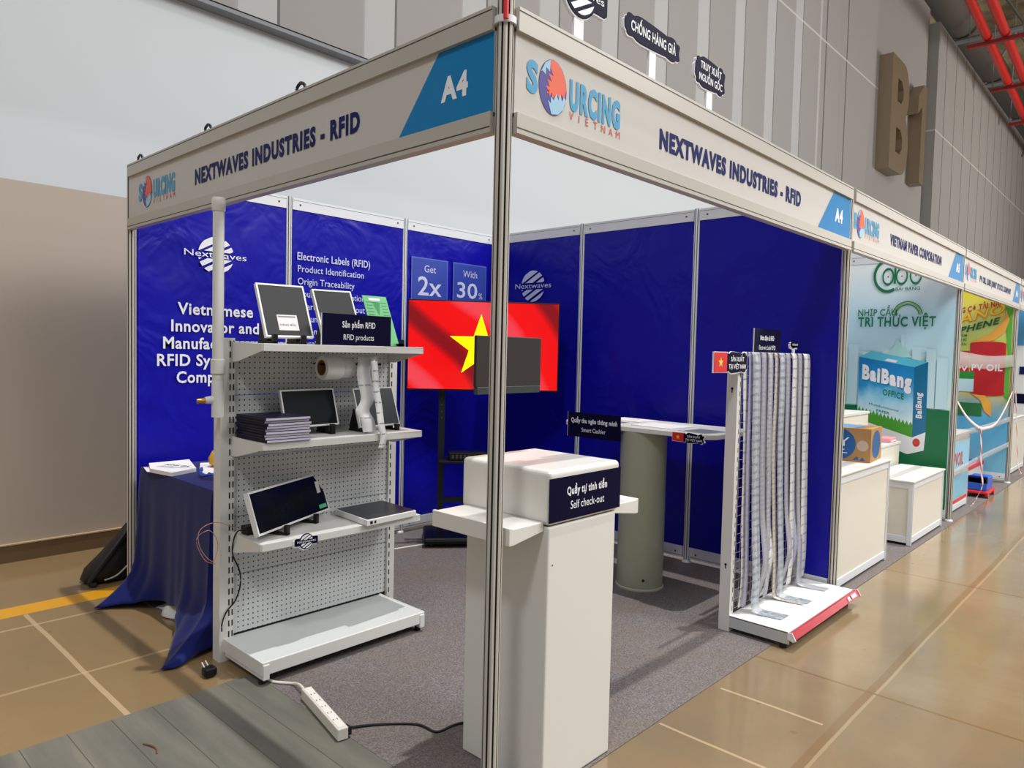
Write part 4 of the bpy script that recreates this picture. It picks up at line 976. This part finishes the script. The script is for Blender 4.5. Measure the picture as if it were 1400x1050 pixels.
def pr_paper(t):
    f = lambda l=0: FX(0, 0, PX_-l)
    P = lambda pts: [(-y, z) for y, z in pts]
    b = MB(GRN); flat(b, GRN, f(), rect(-.97, -.03, .105, 1.02)); flat(b, PALEG, f(), P([(.97, 1.02), (.85, 1.02), (.85, 1.3), (.97, 1.42)]), .0004)
    for y0, y1, zz in ((.93, .84, 1.62), (.80, .74, 1.55), (.36, .28, 1.60), (.24, .16, 1.58), (.15, .06, 1.50), (.62, .56, 1.58), (.46, .43, 1.72)):
        flat(b, CITY, f(), rect(-y0, -y1, 1.03, zz), .0006)
    flat(b, TEALP, f(), P([(.62, 1.5), (.52, 1.60), (.50, 1.68), (.42, 1.58), (.36, 1.5)]), .0007)
    b.build('scenery_print', t)
    b = MB(GRNT)
    def arc(m, cy, cz, r0, r1, a0, a1, l, sx=1):
        n = 28; q = [math.radians(a0+(a1-a0)*i/n) for i in range(n+1)]
        for i in range(n): flat(b, m, f(), [(-cy+r*math.cos(a)*sx, cz+r*math.sin(a)) for r, a in ((r0, q[i]), (r1, q[i]), (r1, q[i+1]), (r0, q[i+1]))], l)
    for cy, r in ((.60, .085), (.48, .085), (.36, .085)): arc(GRNT, cy, 2.27, r-.022, r, 0, 360, .001, .62); flat(b, LOGOR, (f()[0], f()[1], f()[2]), disc(.008, 10, -cy, 2.27), .001)
    arc(GRNT, .60, 2.28, .135, .165, 60, 300, .001, .8); flat(b, GRNT, f(), rect(-.548, -.53, 2.20, 2.40), .001)
    text(b, GRNT, 'BAI BANG', FX(.53, 2.135, PX_-.001), .03, .21, 'L', .01)
    text(b, GRNT, 'NHỊP CẦU', FX(.857, 1.898, PX_-.001), .062, .345, 'L', .01)
    text(b, GRNT, 'TRI THỨC VIỆT', FX(.855, 1.795, PX_-.001), .088, .68, 'L', .022)
    for j, (m, r) in enumerate(((GRNT, .118), (GRNL, .132), (GRNT, .146))): arc(m, .42, 1.885, r-.009, r, 10, 165, .001, .92)
    b.build('lettering', t)
    b = MB(PKB)
    flat(b, PKB, f(), P([(.829, 1.498), (.825, .886), (.329, .745), (.336, 1.409)]), .0012)
    flat(b, PKD, f(), P([(.336, 1.409), (.329, .745), (.216, .805), (.221, 1.461)]), .0012)
    flat(b, PKT, f(), P([(.829, 1.498), (.336, 1.409), (.221, 1.461), (.722, 1.555)]), .0012)
    flat(b, TXT, f(), P([(.825, .886), (.826, .74), (.362, .582), (.329, .745)]), .0012); flat(b, TXT, f(), P([(.329, .745), (.362, .582), (.225, .632), (.216, .805)]), .0012)
    flat(b, LOGOR, f(), disc(.04, 16, -.29, .70, .8), .0016)
    flat(b, PKG, f(), P([(.825, .886), (.329, .745), (.329, .86)]+[(.329+.0165*i, .86+.0042*i+(.03 if i % 2 else -.01)) for i in range(1, 30)]+[(.825, .97)]), .0017)
    flat(b, TXT, f(), P([(.60, 1.465), (.50, 1.447), (.48, 1.468), (.57, 1.485)]), .0016)
    b.build('carton_print', t)
    b = MB(TXT); q = V((0, -.97, -.19)).normalized()
    f2 = (V((PX_-.002, .795, 1.29)), q, V((0, 0, 1))); text(b, PKD, 'BaiBang', (f2[0]+V((.0004, -.006, -.008)), q, V((0, 0, 1))), .125, .45, 'L', .09); text(b, TXT, 'BaiBang', f2, .125, .45, 'L', .06)
    text(b, GRNT, 'OFFICE', (V((PX_-.002, .60, 1.135)), q, V((0, 0, 1))), .055, .19, 'L', .03)
    text(b, GRNT, 'Multifunctional', (V((PX_-.002, .72, 1.03)), q, V((0, 0, 1))), .022, .27, 'L', .0); text(b, GRNT, 'PAPER', (V((PX_-.002, .65, .97)), q, V((0, 0, 1))), .022, .12, 'L', .02)
    text(b, TXT, 'BaiBang', (V((PX_-.002, .255, .93)), V((0, .05, 1)), V((0, .95, .1))), .05, .24, 'L', .03)
    b.build('carton_lettering', t)
panel('x', 6, 0, 1, 'wall panel with the green TRI THỨC VIỆT poster and printed paper carton', SKYP, pr_paper)
panel('x', 6, 1, 2, 'plain pale blue wall panel behind the stepped white plinths', SKYP)
panel('x', 6, 2, 3, 'plain pale blue wall panel at the back of the paper booth', SKYP)
def counter(label, x0, x1, y0, y1, z, top=.012, drop=.05):
    t = thing('display_counter', label, 'counter', ((x0+x1)/2, (y0+y1)/2, 0), group='white display counters of the neighbouring booths')
    b = MB(WHITE2); b.box(x0-.008, x1+.008, y0-.008, y1+.008, z-top, z); b.build('top', t, bevel=.002)
    b = MB(CREAM); b.box(x0+.02, x1-.02, y0+.008, y0+.014, .07, z-top-drop).box(x0+.008, x0+.014, y0+.02, y1-.02, .07, z-top-drop).box(x1-.014, x1-.008, y0+.02, y1-.02, .07, z-top-drop).box(x0+.02, x1-.02, y1-.014, y1-.008, .07, z-top-drop); b.build('side_panels', t)
    b = MB(ALUW)
    for x in (x0, x1-.03):
        for y in (y0, y1-.03): b.box(x, x+.03, y, y+.03, .008, z-top); b.box(x+.008, x+.022, y+.008, y+.022, .003, .009)
    for zz, hh in ((z-top-drop, drop-.001), (.025, .05)):
        b.box(x0+.03, x1-.03, y0+.003, y0+.02, zz, zz+hh).box(x0+.03, x1-.03, y1-.02, y1-.003, zz, zz+hh).box(x0+.003, x0+.02, y0+.03, y1-.03, zz, zz+hh).box(x1-.02, x1-.003, y0+.03, y1-.03, zz, zz+hh)
    b.use(GROOVE)
    for x in (x0+.010, x0+.019, x1-.020, x1-.011): b.box(x-.001, x+.001, y0-.0006, y0+.001, .01, z-top)
    b.build('frame', t)
    return t
counter('taller white counter at the aisle carrying the brown carton', 3.07, 4.14, .012, .42, .748)
counter('low white counter at the aisle in front of the green poster', 4.70, 5.70, -.01, .34, .520)
def plinth(label, x0, x1, y0, y1, z, rail=False):
    t = thing('plinth', label, 'plinth', ((x0+x1)/2, (y0+y1)/2, 0), group='stepped plinths in the paper booth')
    b = MB(WHITE2); b.box(x0, x1, y0, y1, z-.02, z); b.build('top', t)
    b = MB(CREAM); b.box(x0+.01, x1-.01, y0+.01, y1-.01, .005, z-.02); b.build('body', t)
plinth('white plinth with pink packets behind the low counter', 4.4, 5.78, .37, .545, .722)
plinth('tall white plinth behind the brown carton', 4.3, 5.47, .56, .98, 1.0)
PINK = mat('pink_packet', (226, 150, 160), .4)
t = thing('pink_packet', 'pink packet lying on the white plinth', 'packet', (5.6, .43, .723)); b = MB(PINK); b.box(5.50, 5.70, .385, .50, .7225, .765); b.build('packet', t, bevel=.01); b = MB(TXT); b.box(5.53, 5.67, .384, .3848, .732, .745); b.build('label', t)
# carton
CARD_ = mat('brown_cardboard', (176, 134, 78), .75); DKB = mat('carton_blue_disc', (28, 92, 150), .5)
M = Matrix.Translation((3.785, .045, .749)) @ Matrix.Rotation(math.radians(-85), 4, 'Z')
t = thing('cardboard_carton', 'brown cardboard carton with blue round print on the taller counter', 'carton', M=M)
b = MB(CARD_, loc=True); b.box(-.36, 0, 0, .345, 0, .236); b.use(mat('carton_tape', (206, 178, 120), .35)).box(-.205, -.155, .001, .344, .236, .2366); bx_ = b.build('box', t, bevel=.003)
b = MB(DKB, loc=True); f0 = frame((0, -.0006, 0), (1, 0, 0), (0, 0, 1)); flat(b, DKB, f0, disc(.108, 40, -.205, .120))
f1 = frame((.0006, 0, 0), (0, 1, 0), (0, 0, 1)); flat(b, DKB, f1, disc(.10, 32, .17, .118, 1.3)); f2 = frame((0, 0, .2372), (1, 0, 0), (0, 1, 0)); flat(b, mat('carton_top_disc', (90, 140, 190), .5), f2, disc(.13, 32, -.20, .16))
flat(b, mat('carton_pale_disc', (198, 178, 150), .6), f0, disc(.038, 24, -.052, .115)); flat(b, DKB, f0, [(-.115, .012), (-.085, .04), (-.075, .015)]); flat(b, DKB, f0, [(-.07, .01), (-.05, .035), (-.035, .012)])
text(b, TXT, 'EY', frame((-.20, -.002, .105), (1, 0, 0), (0, 0, 1)), .062, .12, 'C', .0); flat(b, TXT, f0, rect(-.27, -.15, .055, .060), .001); flat(b, TXT, f0, rect(-.25, -.17, .078, .084), .001)
b.build('print', bx_)

# ------------------------------------------------------------------ oil company booth
def oil_mat():
    m = mat('oil_poster_print', (200, 214, 60), .35); k = NT(m); x, y, z = k.pos()
    w = k.n('ShaderNodeTexWave'); w.inputs['Scale'].default_value = .8; w.inputs['Distortion'].default_value = 5; k.l(k.P, w.inputs[0])
    q = k.math('ADD', k.math('MULTIPLY', z, .34), k.math('MULTIPLY', k.math('SUBTRACT', w.outputs['Fac'], .5), .12))
    k.col(k.ramp(q, [(.10, lin((120, 190, 220))), (.30, lin((90, 180, 220))), (.36, lin((230, 200, 40))), (.46, lin((196, 214, 60))), (.62, lin((214, 226, 130))), (.74, lin((240, 220, 40))), (.82, lin((150, 204, 60)))])); return m
OILP = oil_mat(); DRUM = mat('red_drum_print', (196, 18, 30), .35); DRUMD = mat('dark_red_print', (150, 10, 24), .35); LEAF = mat('leaf_green_print', (90, 176, 60), .4); SWIRL = mat('orange_swirl_print', (244, 176, 70), .4)
OX = 8.973
def pr_oil(t):
    f = FX(0, 0, OX); P = lambda pts: [(-y, z) for y, z in pts]
    b = MB(LEAF); flat(b, LEAF, f, P([(.12, 2.2), (.03, 2.3), (.03, 1.0), (.10, 1.1), (.06, 1.6)]), .0006)
    flat(b, SWIRL, f, P([(.46, 1.72), (.25, 1.83), (.12, 1.98), (.10, 2.12), (.06, 2.0), (.10, 1.84), (.22, 1.74), (.36, 1.70)]), .0008)
    flat(b, SWIRL, f, P([(.42, 1.08), (.32, 1.0), (.27, .86), (.20, .80), (.20, .95), (.28, 1.08)]), .0008)
    flat(b, mat('river_print', (40, 120, 60), .4), f, rect(-.97, -.30, .80, .96), .0007); b.build('scenery_print', t)
    b = MB(DRUM); n = 16
    el = lambda cy, cz, r, s: [(-cy+r*math.cos(math.pi*i/n), cz+s*math.sin(math.pi*i/n)) for i in range(n+1)]
    flat(b, DRUM, f, [(-.08, 1.11), (-.08, 1.70)]+[(-.27+.19*math.cos(math.pi*i/n), 1.70+.03*math.sin(math.pi*i/n)) for i in range(n+1)]+[(-.46, 1.70), (-.43, 1.08)]+[(-.25-.18*math.cos(math.pi*i/n), 1.09-.03*math.sin(math.pi*i/n)) for i in range(n+1)], .0012)
    flat(b, DRUMD, f, rect(-.455, -.08, 1.50, 1.515), .0015); flat(b, DRUM, f, rect(-.62, -.46, 1.25, 1.61), .0010)
    flat(b, mat('can_green_print', (30, 140, 50), .4), f, rect(-.60, -.40, 1.26, 1.35), .0016); flat(b, CITY, f, rect(-.60, -.40, 1.10, 1.26), .0016); b.build('drum_print', t)
    b = MB(TXT); text(b, TXT, 'PV OIL', FX(.43, 1.37, OX-.002), .075, .325, 'L', .03); text(b, TXT, 'PV', FX(.60, 1.36, OX-.002), .06, .13, 'L', .03)
    q = V((0, -.98, .20)).normalized()
    text(b, DRUM, 'ĐỘNG CƠ TẢI NẶNG', (V((OX-.002, .72, 2.055)), q, V((0, 0, 1))), .065, .66, 'L', .03)
    text(b, mat('gold_print', (226, 140, 30), .4), 'NANO', (V((OX-.001, .74, 1.90)), V((0, -.96, .28)), V((0, 0, 1))), .115, .64, 'L', .045, .25); text(b, YEL, 'NANO', (V((OX-.002, .74, 1.905)), V((0, -.96, .28)), V((0, 0, 1))), .11, .64, 'L', .0, .25)
    text(b, mat('deep_green_print', (10, 96, 40), .4), 'GRAPHENE', (V((OX-.002, .86, 1.74)), V((0, -.955, .29)), V((0, 0, 1))), .075, .72, 'L', .035, .25)
    for i, s in enumerate(('TIẾT KIỆM', 'BỀN BỈ', 'AN TOÀN')): text(b, GRNT, s, FX(.50, 1.79-i*.055, OX-.002), .028, None, 'R', .01)
    b.build('lettering', t)
panel('x', 9, 0, 1, 'wall panel with the yellow oil poster and red PV OIL drum', OILP, pr_oil)
panel('x', 9, 1, 2, 'plain yellow green wall panel at the back of the oil booth', OILP)
def pr_far(t):
    b = MB(mat('far_blue_print', (70, 150, 214), .4)); f = FX(0, 0, 11.973)
    flat(b, b.mats[0], f, rect(-.97, -.03, 1.75, 2.4)); flat(b, NAVY, f, rect(-.97, -.03, .85, 1.0)); flat(b, NAVYT, f, rect(-.35, -.2, 1.3, 1.42)); b.build('print', t)
panel('x', 12, 0, 1, 'white and blue wall panel farthest along the aisle', mat('white_far_board', (226, 230, 236), .4), pr_far)
# oil booth counter with posters
t = counter('poster fronted counter in the oil company booth', 6.22, 7.02, .05, .42, .775)
b = MB(OILP); b.box(6.26, 6.98, .0495, .0505, .14, .36); b.use(mat('sky_front_print', (150, 206, 232), .4)).box(6.26, 6.98, .0495, .0505, .40, .69); b.use(RED).box(6.26, 6.98, .049, .0505, .095, .125); text(b, LOGOR, 'PVOIL', FY(6.34, .46, .048), .12, .4, 'L', .03); b.build('front_print', t)
t = thing('display_platform', 'low white platform with red edge in the oil company booth', 'platform', (8.2, .4, 0), group=None)
b = MB(WHITE2); b.box(7.3, 8.9, .24, .95, .005, .22); b.build('body', t); b = MB(RED); b.box(7.295, 8.905, .235, .95, .22, .26); b.build('red_edge', t); b = MB(mat('blue_mat', (24, 62, 150), .5)); b.box(7.34, 8.86, .28, .90, .26, .265); b.build('mat', t)
t = thing('toy_truck', 'blue and red wheeled cart standing on the floor at the oil booth', 'cart', (7.75, .02, 0))
b = MB(mat('cart_blue', (36, 92, 200), .4)); b.box(7.60, 7.92, -.02, .16, .075, .22); b.use(NAVYT).box(7.60, 7.66, -.022, .162, .15, .23); b.build('tub', t, bevel=.01)
b = MB(mat('cart_red', (214, 40, 40), .4)); b.box(7.55, 7.97, -.04, .18, .05, .075); b.build('chassis', t, bevel=.005)
for x in (7.60, 7.92):
    for y in (-.03, .17): b = MB(mat('cart_red', (214, 40, 40), .4)); b.cyl((x, y-.012, .04), (x, y+.012, .04), .036, n=16); b.build('wheel', t)
def tape_mat():
    m = mat('red_white_tape', (236, 226, 222), .4); k = NT(m); x, y, z = k.pos()
    q = k.math('FRACT', k.math('MULTIPLY', k.math('ADD', k.math('ADD', x, y), z), 7.0)); k.col(k.mix(k.math('LESS_THAN', q, .36), lin((238, 230, 226)), lin((206, 60, 66)))); return m
TAPE = tape_mat()
t = thing('barrier_tape', 'red and white barrier tape slung across the oil company booth', 'tape', (7.4, .0, .3))
ribbon('tape_run', '', [(6.03, -.01, 1.12), (6.5, -.01, .94), (7.12, -.01, .795), (7.5, -.01, .77), (8.0, -.01, .785), (8.5, -.01, .92), (8.97, -.01, 1.12)], .034, mat('faded_tape', (236, 222, 218), .4), side=(0, .1, 1), parent=t)
ribbon('tape_tail', '', [(7.15, -.015, .80), (7.2, -.02, .6), (7.26, -.02, .35), (7.32, -.03, .18), (7.10, -.03, .10), (6.95, -.03, .05), (6.85, -.02, .03)], .07, TAPE, side=(1, 0, .2), parent=t)
ribbon('barrier_tape', 'red and white tape hanging down the post at the end of the oil booth', [(9.06, -.03, 1.14), (9.2, -.03, .8), (9.35, -.03, .5), (9.5, -.03, .2), (9.75, -.03, .05), (9.9, -.03, .03)], .06, TAPE, cat='tape', side=(1, 0, .2))
FILM = mat('clear_film', (236, 236, 236), .2, spec=.6, alpha=.35)
for i, (pts, w, lab) in enumerate(((((6.03, .0, 1.50), (7.5, .0, 1.47), (8.97, .0, 1.50)), .14, 'clear film band stretched across the PV OIL drum'), (((6.03, .0, .43), (7.4, .0, .47), (8.97, .0, .48)), .06, 'clear film band at knee height across the oil booth'), (((6.03, .0, .80), (7.4, .0, .78), (8.97, .0, .79)), .06, 'clear film band at counter height across the oil booth'))):
    ribbon('film_band', lab, pts, w, FILM, 'film bands across the oil company booth', side=(0, 0, 1), cat='film')
counter('white counter farthest along the aisle', 9.6, 10.8, .08, .5, .75)
